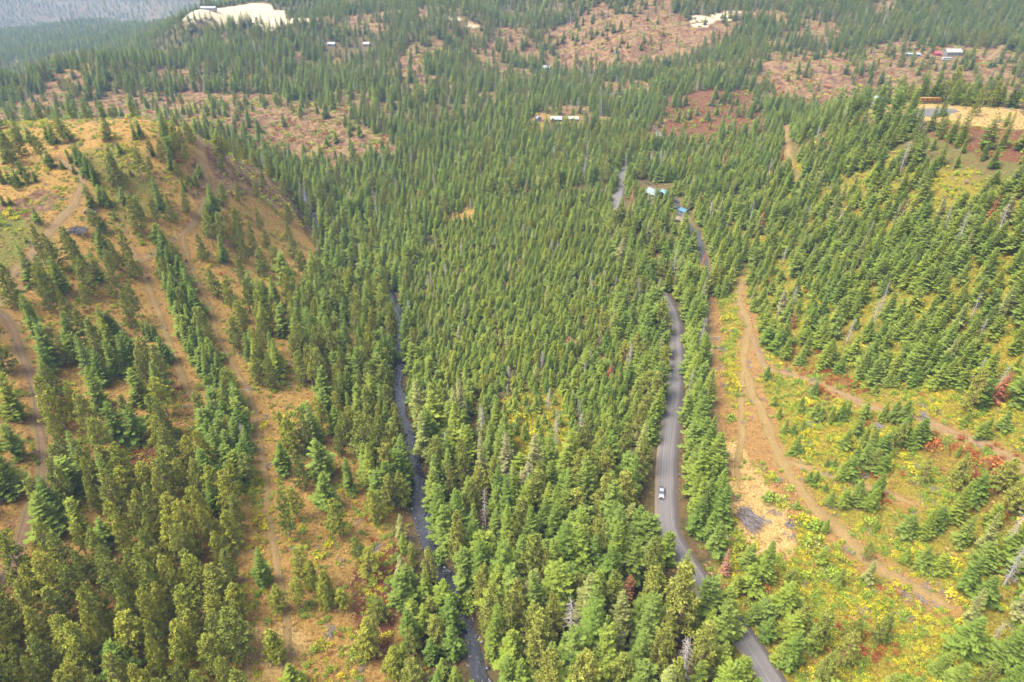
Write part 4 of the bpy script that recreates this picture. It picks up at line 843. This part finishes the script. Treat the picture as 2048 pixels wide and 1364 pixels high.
right_slope = sx_ > np.interp(sy_, ROAD[::-1][::-1, 1], ROAD[:, 0]) + 8
p = np.where(ry > .2, ry * 1.2, 0) * (cl > .36) + .10 * (cl > .5) + .42 * ((rd > .3) & right_slope) * (cl > .38) + .35 * (rr > .3) * (cl > .45) + .42 * ((rd > .3) & ~right_slope) * (cl > .47)
p *= np.clip(300 / np.maximum(sy_, 1), .25, 1.1) * (1 - .96 * np.clip(rdt * 1.35, 0, 1)) * (1 - .85 * np.clip(rs, 0, 1))
k = (u < p * .62) & ~blocked; X, Y = sx_[k], sy_[k]; v = rng.random(len(X)); n2 = fbm(X / 16, Y / 16, 61, 3)
famv = np.where((rr[k] > .35) & (v < .55), 'shrub_red', np.where((ry[k] > .3) & (v < .42 + .7 * (n2 - .5)), 'shrub_yel', np.where(v > .985, 'shrub_red', 'shrub_green')))
famv = np.where((rd[k] > .3) & (ry[k] < .3) & (v < .30), 'shrub_yel', famv); famv = np.where((rd[k] > .3) & (ry[k] < .3) & (v > .93), 'shrub_red', famv)
sc = rng.uniform(.38, 1.0, len(X)) * (1 + .8 * (rng.random(len(X)) > .93))
var = np.array([KI[VAR[f][int(t * 3)]] for f, t in zip(famv, rng.random(len(X)))])
zz = np.zeros(len(X)); scatter('undergrowth', np.stack([X, Y, H(X, Y) - .05], 1), np.stack([zz, zz, rng.uniform(0, 6.28, len(X))], 1), np.stack([sc, sc, sc * rng.uniform(.7, 1.2, len(X))], 1), var, label='yellow, green and rusty low shrubs covering the slopes', category='undergrowth')
pg = (np.clip(rd + rs * .8 + .25, 0, 1)) * (1 - .8 * np.clip(rdt, 0, 1)) * np.clip(220 / np.maximum(sy_, 1), .12, 1); u = rng.random(len(sx_))
k = (u < pg * .36) & ~blocked; X, Y = sx_[k], sy_[k]; sc = rng.uniform(.5, 1.3, len(X)); zz = np.zeros(len(X))
scatter('dry_grass', np.stack([X, Y, H(X, Y) - .03], 1), np.stack([zz, zz, rng.uniform(0, 6.28, len(X))], 1), np.stack([sc, sc, sc], 1), np.array([KI[VAR['tuft'][t]] for t in rng.integers(0, 3, len(X))]), label='tufts of dry orange grass over the open ground', category='grass')

k = (rng.random(len(sx_)) < .022 * (.25 + np.clip(rd + rdt + ry, 0, 1)) * np.where(right_slope, 1.6, .7)) & ~blocked & (cl > .45); X, Y = sx_[k], sy_[k]; sc = rng.uniform(.5, 1.3, len(X)); zz = np.zeros(len(X))
scatter('slash_litter', np.stack([X, Y, H(X, Y) - .02], 1), np.stack([zz, zz, rng.uniform(0, 6.28, len(X))], 1), np.stack([sc, sc, sc], 1), np.array([KI[VAR['stick'][t]] for t in rng.integers(0, 3, len(X))]), label='grey sticks and slash littering the cut slopes', category='debris')
n3 = 60000; fy3 = 430 + 620 * rng.random(n3); fx3 = (rng.random(n3) * 2 - 1) * fy3 * .85; pk = mask_at('pink', fx3, fy3) + mask_at('redd', fx3, fy3) + .6 * mask_at('dry', fx3, fy3)
k = (rng.random(n3) < np.clip(pk, 0, 1) * .5) & (fbm(fx3 / 11, fy3 / 11, 71, 3) > .47); X, Y = fx3[k], fy3[k]; sc = rng.uniform(.7, 2.0, len(X)); zz = np.zeros(len(X)); v = rng.random(len(X))
scatter('clearing_brush', np.stack([X, Y, H(X, Y) - .05], 1), np.stack([zz, zz, rng.uniform(0, 6.28, len(X))], 1), np.stack([sc, sc, sc * .8], 1), np.array([KI[VAR['shrub_green' if t < .55 else 'shrub_red' if t < .88 else 'shrub_yel'][int(t * 97) % 3]] for t in v]), label='low brown and green brush on the far clearings', category='undergrowth')

# single bushes that stand out on the open ground
BUSH = [(1536,1004,2.6,'green','round green bush with yellow crown on the landing edge above the brush pile'),(1563,1015,2.4,'green','green bush beside the skid track just uphill of the brush pile'),(1551,1006,1.6,'red','small rust-red bush between two green bushes near the brush pile'),
 (1612,1050,2.8,'yel','large yellow-green bush on the strip below the brush pile'),(1628,1062,2.6,'green','tall green bush at the foot of the yellow strip by the landing'),(1625,1100,2.8,'green','yellow-green bush at the lower end of the shrub strip'),(1462,838,2.2,'green','green bush between the narrow track and the straw spur'),
 (1470,775,2.4,'yel','yellow-green bush filling the strip between two bare tracks'),(1666,1156,2.2,'green','dark green bush alone among yellow shrubs below the landing'),(1865,896,2.6,'red','brick-red bush on the slope beneath the upper skid track'),(1985,940,3.0,'red','large dark red bush cluster under the upper skid track'),
 (1740,1050,2.0,'green','small dark bush alone on the bare slope by the skid track'),(1480,1095,2.0,'yel','bright yellow-green bush at the roadside below the landing'),(1504,1130,2.6,'green','green bush by the road bank under the landing'),(430,870,2.0,'yel','bright yellow bush heading the strip between fir rows'),(452,905,1.8,'yel','bright yellow bush at the foot of the strip between fir rows'),
 (525,855,1.8,'yel','yellow bush beside the grass track at the grassy opening'),(610,822,3.0,'green','green bush thicket at the top of the grassy opening'),(585,832,2.2,'green','low green bush inside the grassy opening'),(930,1205,3.0,'green','rounded bright bush hanging over the creek bank'),(938,1222,2.8,'green','rounded bush leaning over the dark creek below the bend'),
 (1190,775,3.0,'green','yellow-green broadleaf bush among the young firs'),(1230,850,3.4,'green','yellow-green broadleaf bush near the gravel road'),(1065,870,2.8,'yel','golden bush in the opening among young firs'),(1040,840,2.6,'yel','yellow bush at the rim of the opening among young firs'),(870,1120,2.6,'green','leafy bush on the left bank of the creek'),
 (1455,640,2.4,'yel','yellow-green bush near the top of the narrow track'),(1520,1180,2.4,'red','rusty bush on the road bank'),(76,440,2.2,'green','small round bush beside the hilltop track'),(85,1030,2.2,'green','green thicket beside the rutted track')]
for px, py, s, c_, lb in BUSH:
    x, y = ground(px, py); e = bpy.data.objects.new('bush', None); COL.objects.link(e); e.location = (x, y, float(H(x, y)[0]) - .05); e.scale = (s, s, s * .95); e.rotation_euler = (0, 0, rng.uniform(0, 6.28))
    e['label'] = lb; e['category'] = 'bush'; e['group'] = 'bushes on the open ground'; cr, tr = PROTO[VAR['shrub_' + c_][int(rng.integers(3))]]; add('foliage', cr, e); add('stem', tr, e)

# ------------------------------------------------------------------ creek rocks
import bmesh
M_ROCK, nt_, out_ = new_mat('creek_rock'); b_ = N(nt_, 'BsdfPrincipled', Roughness=.55); oi_ = nt_.nodes.new('ShaderNodeAttribute'); oi_.attribute_name = 'leaf'
nt_.links.new(mixc(nt_, math_(nt_, 'MULTIPLY', noise(nt_, 1.5, 4, .6), oi_.outputs['Fac']), (.006, .005, .005), (.075, .062, .058)), b_.inputs['Base Color']); nt_.links.new(b_.outputs[0], out_.inputs[0])
_bm = bmesh.new(); bmesh.ops.create_icosphere(_bm, subdivisions=1, radius=1.0); ICO = np.array([v.co[:] for v in _bm.verts]); ICF = np.array([[v.index for v in f.verts] for f in _bm.faces]); _bm.free()
def rock_mesh(items):
    V = []; F = []; A = []
    for q, (x, y, z, s, r, lv) in enumerate(items):
        v = ICO * r.uniform(.72, 1.2, (len(ICO), 1)) * np.array([1, r.uniform(.6, 1), r.uniform(.4, .7)]) * s; a = r.uniform(0, 6.28); ca, sa = math.cos(a), math.sin(a)
        V.append(np.stack([v[:, 0] * ca - v[:, 1] * sa + x, v[:, 0] * sa + v[:, 1] * ca + y, v[:, 2] + z], 1)); F.append(ICF + q * len(ICO)); A += [lv] * len(ICO)
    me = mesh_np('rocks', np.concatenate(V), np.concatenate(F).ravel(), 3, [M_ROCK]); a = me.attributes.new('leaf', 'FLOAT', 'POINT'); a.data.foreach_set('value', np.array(A, np.float32)); return me
items = []; big_r = []
Tn = np.gradient(CREEK, axis=0); Tn /= np.hypot(Tn[:, 0], Tn[:, 1])[:, None]
for q in range(1500):
    i = int(rng.integers(2, len(CREEK) - 2)); o = rng.normal(0, 1) ; o = np.sign(rng.random() - .5) * (2.9 - abs(rng.normal(0, 1.0))) if rng.random() < .62 else rng.uniform(-2.6, 2.6)
    x, y = CREEK[i] + np.array([Tn[i, 1], -Tn[i, 0]]) * o + Tn[i] * rng.uniform(-1, 1); s = .16 + .62 * rng.random() ** 2.5
    z = max(CREEK_Z[i] - .12, float(H(x, y)[0]) - .1) ; it = (x, y, z, s, rng, .35 + 1.5 * (rng.random() > .86))
    if s > .58 and len(big_r) < 70: big_r.append(it)
    else: items.append(it)
add('creek_rocks', rock_mesh(items), kind='stuff', label='dark wet stones littering the creek bed', category='rocks')
for it in big_r:
    me = rock_mesh([(0, 0, 0) + it[3:]]); o = add('boulder', me, label='dark wet boulder standing in the shallow rocky creek', category='boulder', group='boulders in the creek'); o.location = it[:3]

# ------------------------------------------------------------------ slash piles of logs
M_LOG = bark_mat('old_logs', (.030, .022, .020), (.105, .085, .078)); M_CHAR = bark_mat('weathered_slash', (.020, .017, .019), (.055, .048, .050))
def pile(name, px, py, n, lx, ly, hgt, ang, spread, mat, lb, cat, fan=0):
    x, y = ground(px, py); z = float(H(x, y)[0]); e = bpy.data.objects.new(name, None); COL.objects.link(e); e.location = (x, y, z); e['label'] = lb; e['category'] = cat
    r = np.random.default_rng(px); share = [None] * 4
    for k in range(4):
        pth = [(-.5, 0, 0), (-.15, .01 * r.normal(), .01), (.2, .012 * r.normal(), 0), (.5, 0, 0)]; v, f = tube_rings(pth, [.030, .027, .024, .016], 6)
        me = mesh_np('log', v, f, 4, [mat], smooth=True); share[k] = me
    for q in range(n):
        u = r.uniform(-1, 1); v_ = r.uniform(-1, 1); a = ang + r.normal(0, spread) + fan * u; L = lx * r.uniform(.45, 1.0); rad = hgt * max(0, 1 - abs(u) ** 1.6) * max(0, 1 - abs(v_) ** 2)
        o = add('log', share[q % 4], e); o.location = (math.cos(ang + 1.57) * u * ly / 2 + math.cos(ang) * v_ * lx * .22, math.sin(ang + 1.57) * u * ly / 2 + math.sin(ang) * v_ * lx * .22, .1 + rad * r.uniform(.35, 1.0))
        o.rotation_euler = (0, r.normal(0, .10), a); w = r.uniform(2.6, 6.5); o.scale = (L, w, w)
pile('brush_pile', 1502, 1040, 110, 8.5, 6.0, 2.2, math.radians(-62), .18, M_LOG, 'fanned heap of bare grey logs on the straw landing', 'brush pile', .35)
pile('slash_heap', 150, 460, 120, 7, 12, 1.0, math.radians(70), .7, M_CHAR, 'larger dark slash heap on the grassy hill below the track', 'slash heap')
pile('slash_heap', 178, 423, 70, 5, 8, .8, math.radians(60), .7, M_CHAR, 'smaller dark slash heap beside the hilltop track bend', 'slash heap')
for px, py, n_, lb in ((1626, 846, 30, 'scattered grey slash among shrubs below the upper skid track'), (1760, 852, 26, 'grey slash strewn under young firs on the upper slope'), (1850, 830, 30, 'grey slash heap touching the upper skid track'), (1730, 945, 18, 'grey slash left on the orange spur'), (300, 880, 14, 'grey slash left in the red hollow'), (1580, 1046, 20, 'thin grey slash beside the skid track near the brush pile')):
    pile('slash_heap', px, py, n_, 3.5, 5, .35, random.uniform(0, 3), .8, M_LOG, lb, 'slash heap')

# ------------------------------------------------------------------ buildings
def bm_obj(name, fn, mat, parent, smooth=False, bevel=0.0):
    bm = bmesh.new(); fn(bm)
    if bevel: bmesh.ops.bevel(bm, geom=bm.edges[:], offset=bevel, segments=2, profile=.7, affect='EDGES')
    bmesh.ops.recalc_face_normals(bm, faces=bm.faces[:])
    me = bpy.data.meshes.new(name); bm.to_mesh(me); bm.free(); me.materials.append(mat)
    if smooth: me.polygons.foreach_set('use_smooth', np.ones(len(me.polygons), bool))
    return add(name, me, parent)
def box(bm, x0, x1, y0, y1, z0, z1):
    v = [bm.verts.new(p) for p in ((x0, y0, z0), (x1, y0, z0), (x1, y1, z0), (x0, y1, z0), (x0, y0, z1), (x1, y0, z1), (x1, y1, z1), (x0, y1, z1))]
    for f in ((0, 3, 2, 1), (4, 5, 6, 7), (0, 1, 5, 4), (1, 2, 6, 5), (2, 3, 7, 6), (3, 0, 4, 7)): bm.faces.new([v[i] for i in f])
def prism(bm, prof, y0, y1, axis='y'):
    """profile of (x,z) points extruded along y"""
    a = [bm.verts.new((x, y0, z)) for x, z in prof]; b = [bm.verts.new((x, y1, z)) for x, z in prof]; n = len(prof)
    bm.faces.new(a[::-1]); bm.faces.new(b)
    for i in range(n): bm.faces.new((a[i], a[(i + 1) % n], b[(i + 1) % n], b[i]))
def root(name, px, py, ang, lb, cat, group=None, dz=0.0):
    x, y = ground(px, py); e = bpy.data.objects.new(name, None); COL.objects.link(e); e.location = (x, y, float(H(x, y)[0]) + dz); e.rotation_euler = (0, 0, math.radians(ang)); e['label'] = lb; e['category'] = cat
    if group: e['group'] = group
    return e
MATS = {}
def C(name, col, rough=.6, metal=0.0):
    if name not in MATS: MATS[name] = plain(name, col, rough, metal)
    return MATS[name]
M_GLASS = C('dark_glass', (.02, .025, .03), .1)
def house(name, px, py, ang, W, D, hw_, rise, wall, roof, lb, cat='house', win=3, door=True, over=.5, dz=0, group=None):
    e = root(name, px, py, ang, lb, cat, group, dz)
    bm_obj('wall', lambda b: prism(b, [(-D / 2, -1.5), (D / 2, -1.5), (D / 2, hw_), (0, hw_ + rise - .05), (-D / 2, hw_)], -W / 2, W / 2), wall, e)
    for sg in (-1, 1):
        k = rise / (D / 2); ex = D / 2 + over
        r_ = bm_obj('roof', lambda b: prism(b, [(0, hw_ + rise), (sg * ex, hw_ + rise - k * ex), (sg * ex, hw_ + rise - k * ex + .18), (0, hw_ + rise + .18)], -W / 2 - over, W / 2 + over), roof, e)
        for q in range(int(W)):
            y = -W / 2 + (q + .5) * W / int(W); bm_obj('roof_rib', lambda b: prism(b, [(sg * .05, hw_ + rise + .16), (sg * ex, hw_ + rise - k * ex + .16), (sg * ex, hw_ + rise - k * ex + .24), (sg * .05, hw_ + rise + .24)], y - .05, y + .05), roof, r_)
    for sg in (-1, 1):
        for q in range(win):
            y = -W / 2 + (q + .5) * W / win
            if door and sg == 1 and q == 0:
                d_ = bm_obj('door', lambda b: box(b, D / 2 - .02, D / 2 + .06, y - .5, y + .5, 0, 2.1), C('door_brown', (.12, .07, .04)), e); bm_obj('handle', lambda b: box(b, D / 2 + .06, D / 2 + .12, y + .3, y + .4, .95, 1.05), C('steel', (.5, .5, .5), .3, 1), d_)
            else:
                w_ = bm_obj('window', lambda b: box(b, sg * D / 2 - .05, sg * D / 2 + .05, y - .6, y + .6, 1, 2.1), M_GLASS, e); bm_obj('sill', lambda b: box(b, sg * D / 2 - .08, sg * D / 2 + .12, y - .7, y + .7, .9, .99), C('white_trim', (.17, .17, .165)), w_)
    return e
WH = C('white_metal_roof', (.10, .106, .11), .4); TEAL = C('teal_metal_roof', (.035, .09, .09), .45); CRM = C('cream_roof', (.19, .17, .13), .5); WW = C('white_siding', (.09, .09, .087)); TAN = C('tan_siding', (.085, .06, .04)); RED = C('red_siding', (.15, .014, .017)); GREYS = C('grey_siding', (.08, .085, .09))
house('house', 1308, 394, 35, 9.5, 7.5, 3.0, 2.2, TAN, C('pale_teal_roof', (.07, .09, .09), .45), 'house with pale metal roof among firs by the winding driveway')
house('garage', 1331, 393, 35, 6, 5, 2.6, 1.5, TAN, TEAL, 'small teal roofed garage beside the pale roofed house', 'garage', win=1)
house('shed', 1356, 446, -20, 4.5, 3.5, 2.3, 1.0, TAN, C('plywood_roof', (.12, .085, .05)), 'small tan roofed shed below the blue canopy by the driveway', 'shed', win=1)
house('canopy_shed', 1367, 427, 30, 4.6, 3.6, 2.2, .9, GREYS, C('blue_tarp_roof', (.018, .065, .090), .4), 'small bright blue roofed shelter beside the dark driveway', 'shelter', win=1)
house('barn', 1903, 110, 92, 15, 8, 3.6, 2.4, WW, CRM, 'long cream roofed barn against the far fir wood', 'barn', win=4)
house('shed', 1873, 111, 92, 6, 5, 2.6, 1.3, RED, C('red_metal_roof', (.18, .014, .022), .4), 'bright red shed next to the far cream roofed barn', 'shed', win=1)
house('mobile_home', 1824, 113, 80, 14, 4.5, 2.7, .7, WW, C('pale_blue_roof', (.12, .15, .18), .4), 'pale blue roofed mobile home standing apart on the far bench', 'mobile home', win=4)
house('house', 1112, 243, 88, 9, 6, 2.8, 1.6, WW, C('icy_roof', (.15, .175, .19), .4), 'middle of three small white buildings on the far orange rise', win=3)
house('shed', 1077, 243, 10, 4, 4, 3.2, 1.4, WW, WH, 'small bright white shed, first of three buildings on the far orange rise', 'shed', win=1)
house('house', 1147, 242, 84, 8, 5, 2.6, 1.4, TAN, CRM, 'tan and white cabin, last of three buildings on the far orange rise', 'house', win=2)
house('farmhouse', 664, 92, 85, 8.5, 5.5, 2.8, 1.6, WW, WH, 'white roofed farmhouse alone in the far fir woods', 'farmhouse')
house('cabin', 734, 92, 80, 7.5, 5, 2.8, 1.6, TAN, WH, 'white roofed cabin below a small red clearing in far woods', 'cabin')
house('long_barn', 418, 20, 88, 21, 7, 3.0, 1.8, WW, WH, 'long white barn at the edge of the pale hazy hayfield', 'barn', win=6)
house('house', 1093, 140, 70, 9, 7, 3, 2, WW, WH, 'white house where the far road comes out of the trees')
house('house', 1759, 206, 75, 7, 5, 2.6, 1.4, WW, C('pale_blue_roof', (.12, .15, .18), .4), 'small blue and white house peeking over the plateau brow', win=2)
house('shop', 1236, 191, 80, 6, 4, 2.6, 1.2, WW, WH, 'tiny white building beside the far stretch of the road', 'shop', win=1)

# ------------------------------------------------------------------ vehicles
TYRE = C('tyre_rubber', (.018, .018, .018), .8); STEEL = C('steel', (.5, .5, .5), .3, 1); PAINT = C('white_car_paint', (.135, .14, .148), .25); BLACK = C('black_plastic', (.02, .02, .022), .5); LAMP = C('lamp_glass', (.75, .75, .72), .1); REDL = C('tail_lamp_red', (.45, .02, .02), .2)
def wheel(parent, x, y, r, w):
    def ring(b, r0, ww):
        n = 18; prof = [(-ww / 2, r0 * .62), (-ww / 2, r0 * .93), (-ww * .36, r0), (ww * .36, r0), (ww / 2, r0 * .93), (ww / 2, r0 * .62)]; vs = [[b.verts.new((px, math.cos(6.2832 * k / n) * pr, math.sin(6.2832 * k / n) * pr)) for px, pr in prof] for k in range(n)]
        for k in range(n):
            for j in range(len(prof) - 1): b.faces.new((vs[k][j], vs[k][j + 1], vs[(k + 1) % n][j + 1], vs[(k + 1) % n][j]))
    wv = bm_obj('wheel', lambda b: bmesh.ops.create_cone(b, cap_ends=True, segments=16, radius1=r * .63, radius2=r * .63, depth=w * .8), STEEL, parent); wv.rotation_euler = (0, math.pi / 2, 0); wv.location = (x, y, r)
    t = bm_obj('tyre', lambda b: ring(b, r, w), TYRE, wv, True); t.rotation_euler = (0, -math.pi / 2, 0)
def pickup(px, py, ang, lb, paint, bedcol):
    e = root('pickup_truck', px, py, ang, lb, 'pickup truck', dz=0)      # nose points to -y
    i = np.hypot(ROAD[:, 0] - e.location.x, ROAD[:, 1] - e.location.y).argmin(); e.location.z = ROAD_Z[i] + .13; tv = ROAD[i + 2] - ROAD[i - 2]; e.rotation_euler = (0, 0, -math.atan2(tv[0], tv[1]) + math.radians(ang))
    prof = [(-2.85, .50), (-2.90, .95), (-2.75, 1.08), (-1.45, 1.20), (-1.30, 1.22), (.95, 1.22), (.95, .42), (-2.6, .42)]
    def side(b, x0=-.97, x1=.97): 
        a = [b.verts.new((x0, y, z)) for y, z in prof]; c = [b.verts.new((x1, y, z)) for y, z in prof]; n = len(prof); b.faces.new(a); b.faces.new(c[::-1])
        for k in range(n): b.faces.new((a[k], c[k], c[(k + 1) % n], a[(k + 1) % n]))
    bm_obj('body', lambda b: side(b), paint, e, False, .05)
    def cab(b):
        lo = [(-.93, -1.45, 1.20), (.93, -1.45, 1.20), (.93, .98, 1.20), (-.93, .98, 1.20)]; hi = [(-.74, -.62, 1.84), (.74, -.62, 1.84), (.76, .80, 1.84), (-.76, .80, 1.84)]
        a = [b.verts.new(p) for p in lo]; c = [b.verts.new(p) for p in hi]; b.faces.new(a[::-1]); b.faces.new(c)
        for k in range(4): b.faces.new((a[k], a[(k + 1) % 4], c[(k + 1) % 4], c[k]))
    bm_obj('cab_glass', cab, M_GLASS, e, False, .04)
    bm_obj('roof', lambda b: box(b, -.77, .77, -.66, .86, 1.80, 1.90), paint, e, False, .04)
    for sg in (-1, 1):
        for y0, y1 in ((-.62, -.50), (.12, .22), (.80, .92)):
            bm_obj('pillar', lambda b: prism(b, [(sg * .90, 1.20), (sg * .95, 1.20), (sg * .79, 1.84), (sg * .74, 1.84)], y0, y1), paint, e)
        bm_obj('bed_side', lambda b: box(b, sg * .97 if sg < 0 else .87, -.87 if sg < 0 else .97, .98, 2.88, .45, 1.24), paint, e, False, .03)
        bm_obj('mirror', lambda b: box(b, sg * 1.20 if sg < 0 else .98, -.98 if sg < 0 else 1.20, -1.22, -1.08, 1.18, 1.40), BLACK, e, False, .02)
        bm_obj('headlight', lambda b: box(b, min(sg * .62, sg * .95), max(sg * .62, sg * .95), -2.95, -2.82, .80, .98), LAMP, e, False, .02)
        bm_obj('tail_light', lambda b: box(b, min(sg * .84, sg * .96), max(sg * .84, sg * .96), 2.87, 2.93, .85, 1.18), REDL, e)
        for y in (-1.95, 1.75): wheel(e, sg * .84, y, .40, .27)
    bm_obj('bed_floor', lambda b: box(b, -.86, .86, 1.0, 2.80, .45, .74), bedcol, e); bm_obj('tailgate', lambda b: box(b, -.86, .86, 2.80, 2.90, .47, 1.22), paint, e, False, .02)
    bm_obj('grille', lambda b: box(b, -.60, .60, -2.96, -2.86, .62, .96), BLACK, e); bm_obj('bumper', lambda b: box(b, -.98, .98, -3.02, -2.80, .40, .60), STEEL, e, False, .03); bm_obj('rear_bumper', lambda b: box(b, -.95, .95, 2.90, 3.05, .42, .58), STEEL, e, False, .03)
    e.scale = (.92, .92, .92)
    bm_obj('tonneau_cover', lambda b: box(b, -.855, .855, 1.0, 2.79, 1.10, 1.19), bedcol, e, False, .02); return e
pickup(1322, 989, 0, 'white pickup with black covered bed parked on the gravel road', PAINT, BLACK)
def sedan(px, py, ang, lb, paint, cat='car', z=None):
    e = root('parked_car', px, py, ang, lb, cat)
    bm_obj('body', lambda b: prism(b, [(-2.2, .4), (2.2, .4), (2.25, .85), (1.2, .98), (-2.0, 1.0), (-2.25, .8)], -.88, .88), paint, e, False, .05).rotation_euler = (0, 0, math.pi / 2)
    bm_obj('cabin', lambda b: prism(b, [(-1.8, .98), (1.1, .96), (.4, 1.45), (-1.2, 1.45)], -.78, .78), M_GLASS, e, False, .04).rotation_euler = (0, 0, math.pi / 2)
    bm_obj('roof', lambda b: prism(b, [(-1.2, 1.43), (.4, 1.43), (.35, 1.50), (-1.15, 1.50)], -.74, .74), paint, e, False, .02).rotation_euler = (0, 0, math.pi / 2)
    for sg in (-1, 1):
        for y in (-1.4, 1.4): wheel(e, sg * .8, y, .33, .22)
    return e
sedan(1352, 404, 20, 'dark car parked at the head of the winding driveway', C('dark_paint', (.02, .02, .025), .3))
def camper(px, py, ang, L, lb, col, stripe, name='camper_trailer', cat='camper'):
    e = root(name, px, py, ang, lb, cat, dz=.1)
    bm_obj('body', lambda b: prism(b, [(-L / 2, .55), (L / 2, .55), (L / 2 + .1, 1.6), (L / 2 - .25, 3.0), (-L / 2 + .2, 3.05), (-L / 2, 2.8)], -1.2, 1.2), col, e, False, .08)
    for sg in (-1, 1):
        bm_obj('stripe', lambda b: box(b, -L / 2 + .1, L / 2 - .1, min(sg * 1.203, sg * 1.23), max(sg * 1.203, sg * 1.23), 1.0, 1.35), stripe, e)
        for k in range(4): bm_obj('window', lambda b: box(b, -L / 2 + .8 + k * L / 4.4, -L / 2 + 1.7 + k * L / 4.4, min(sg * 1.2, sg * 1.24), max(sg * 1.2, sg * 1.24), 1.7, 2.4), M_GLASS, e)
        for x in (-L * .3, L * .3):
            w_ = bpy.data.objects.new('axle', None); 
            t = bm_obj('wheel', lambda b: bmesh.ops.create_cone(b, cap_ends=True, segments=16, radius1=.42, radius2=.42, depth=.28), TYRE, e); t.rotation_euler = (math.pi / 2, 0, 0); t.location = (x, sg * 1.05, .42)
            bpy.data.objects.remove(w_)
    return e
camper(1893, 121, 2, 9.5, 'white camper parked below the far red shed', C('camper_white', (.18, .18, .18), .35), C('camper_grey', (.25, .27, .30)))
camper(1858, 206, -2, 12.0, 'long yellow-orange bus on the plateau by the grey gravel pad', C('bus_yellow', (.14, .062, .008), .4), BLACK, 'bus', 'bus')
camper(1776, 207, 10, 5.5, 'small white trailer behind the plateau trees', C('camper_white', (.18, .18, .18), .35), STEEL)
# gravel pad on the plateau and log fence posts by the far road
V_ = wpoly([(1838,222),(1880,216),(1900,222),(1885,230),(1850,229)]); bm = bmesh.new()
c0 = V_.mean(0); vv = []
for k in range(28):
    a = 6.2832 * k / 28; rr_ = 1 + .12 * math.sin(3 * a + 1); x = c0[0] + math.cos(a) * 11 * rr_; y = c0[1] + math.sin(a) * 9 * rr_; vv.append((x, y))
rings = []
for f in (1, .66, .33):
    rings.append([bm.verts.new((c0[0] + (x - c0[0]) * f, c0[1] + (y - c0[1]) * f, float(H(c0[0] + (x - c0[0]) * f, c0[1] + (y - c0[1]) * f)[0]) + .15)) for x, y in vv])
cc = bm.verts.new((c0[0], c0[1], float(H(*c0)[0]) + .15))
for a_, b__ in zip(rings[:-1], rings[1:]):
    for k in range(28): bm.faces.new((a_[k], a_[(k + 1) % 28], b__[(k + 1) % 28], b__[k]))
for k in range(28): bm.faces.new((rings[-1][k], rings[-1][(k + 1) % 28], cc))
me = bpy.data.meshes.new('gravel_pad'); bm.to_mesh(me); bm.free(); me.materials.append(C('pad_gravel', (.035, .035, .038), .9)); add('gravel_pad', me, kind='structure', label='grey gravel pad on the straw plateau')

# ------------------------------------------------------------------ haze: one closed box of even air round camera and land
bm = bmesh.new(); box(bm, -4600, 4600, -3000, 6200, GZ.min() - 2, 182.0)
me = bpy.data.meshes.new('haze'); bm.to_mesh(me); bm.free(); hz_ = add('haze', me, kind='stuff', label='thin smoky haze over the valley')
m, nt, out = new_mat('haze_air'); pv = N(nt, 'VolumePrincipled'); pv.inputs['Color'].default_value = (.31, .45, .67, 1); pv.inputs['Density'].default_value = HAZE; pv.inputs['Anisotropy'].default_value = .0
nt.links.new(pv.outputs[0], out.inputs['Volume']); me.materials.append(m)
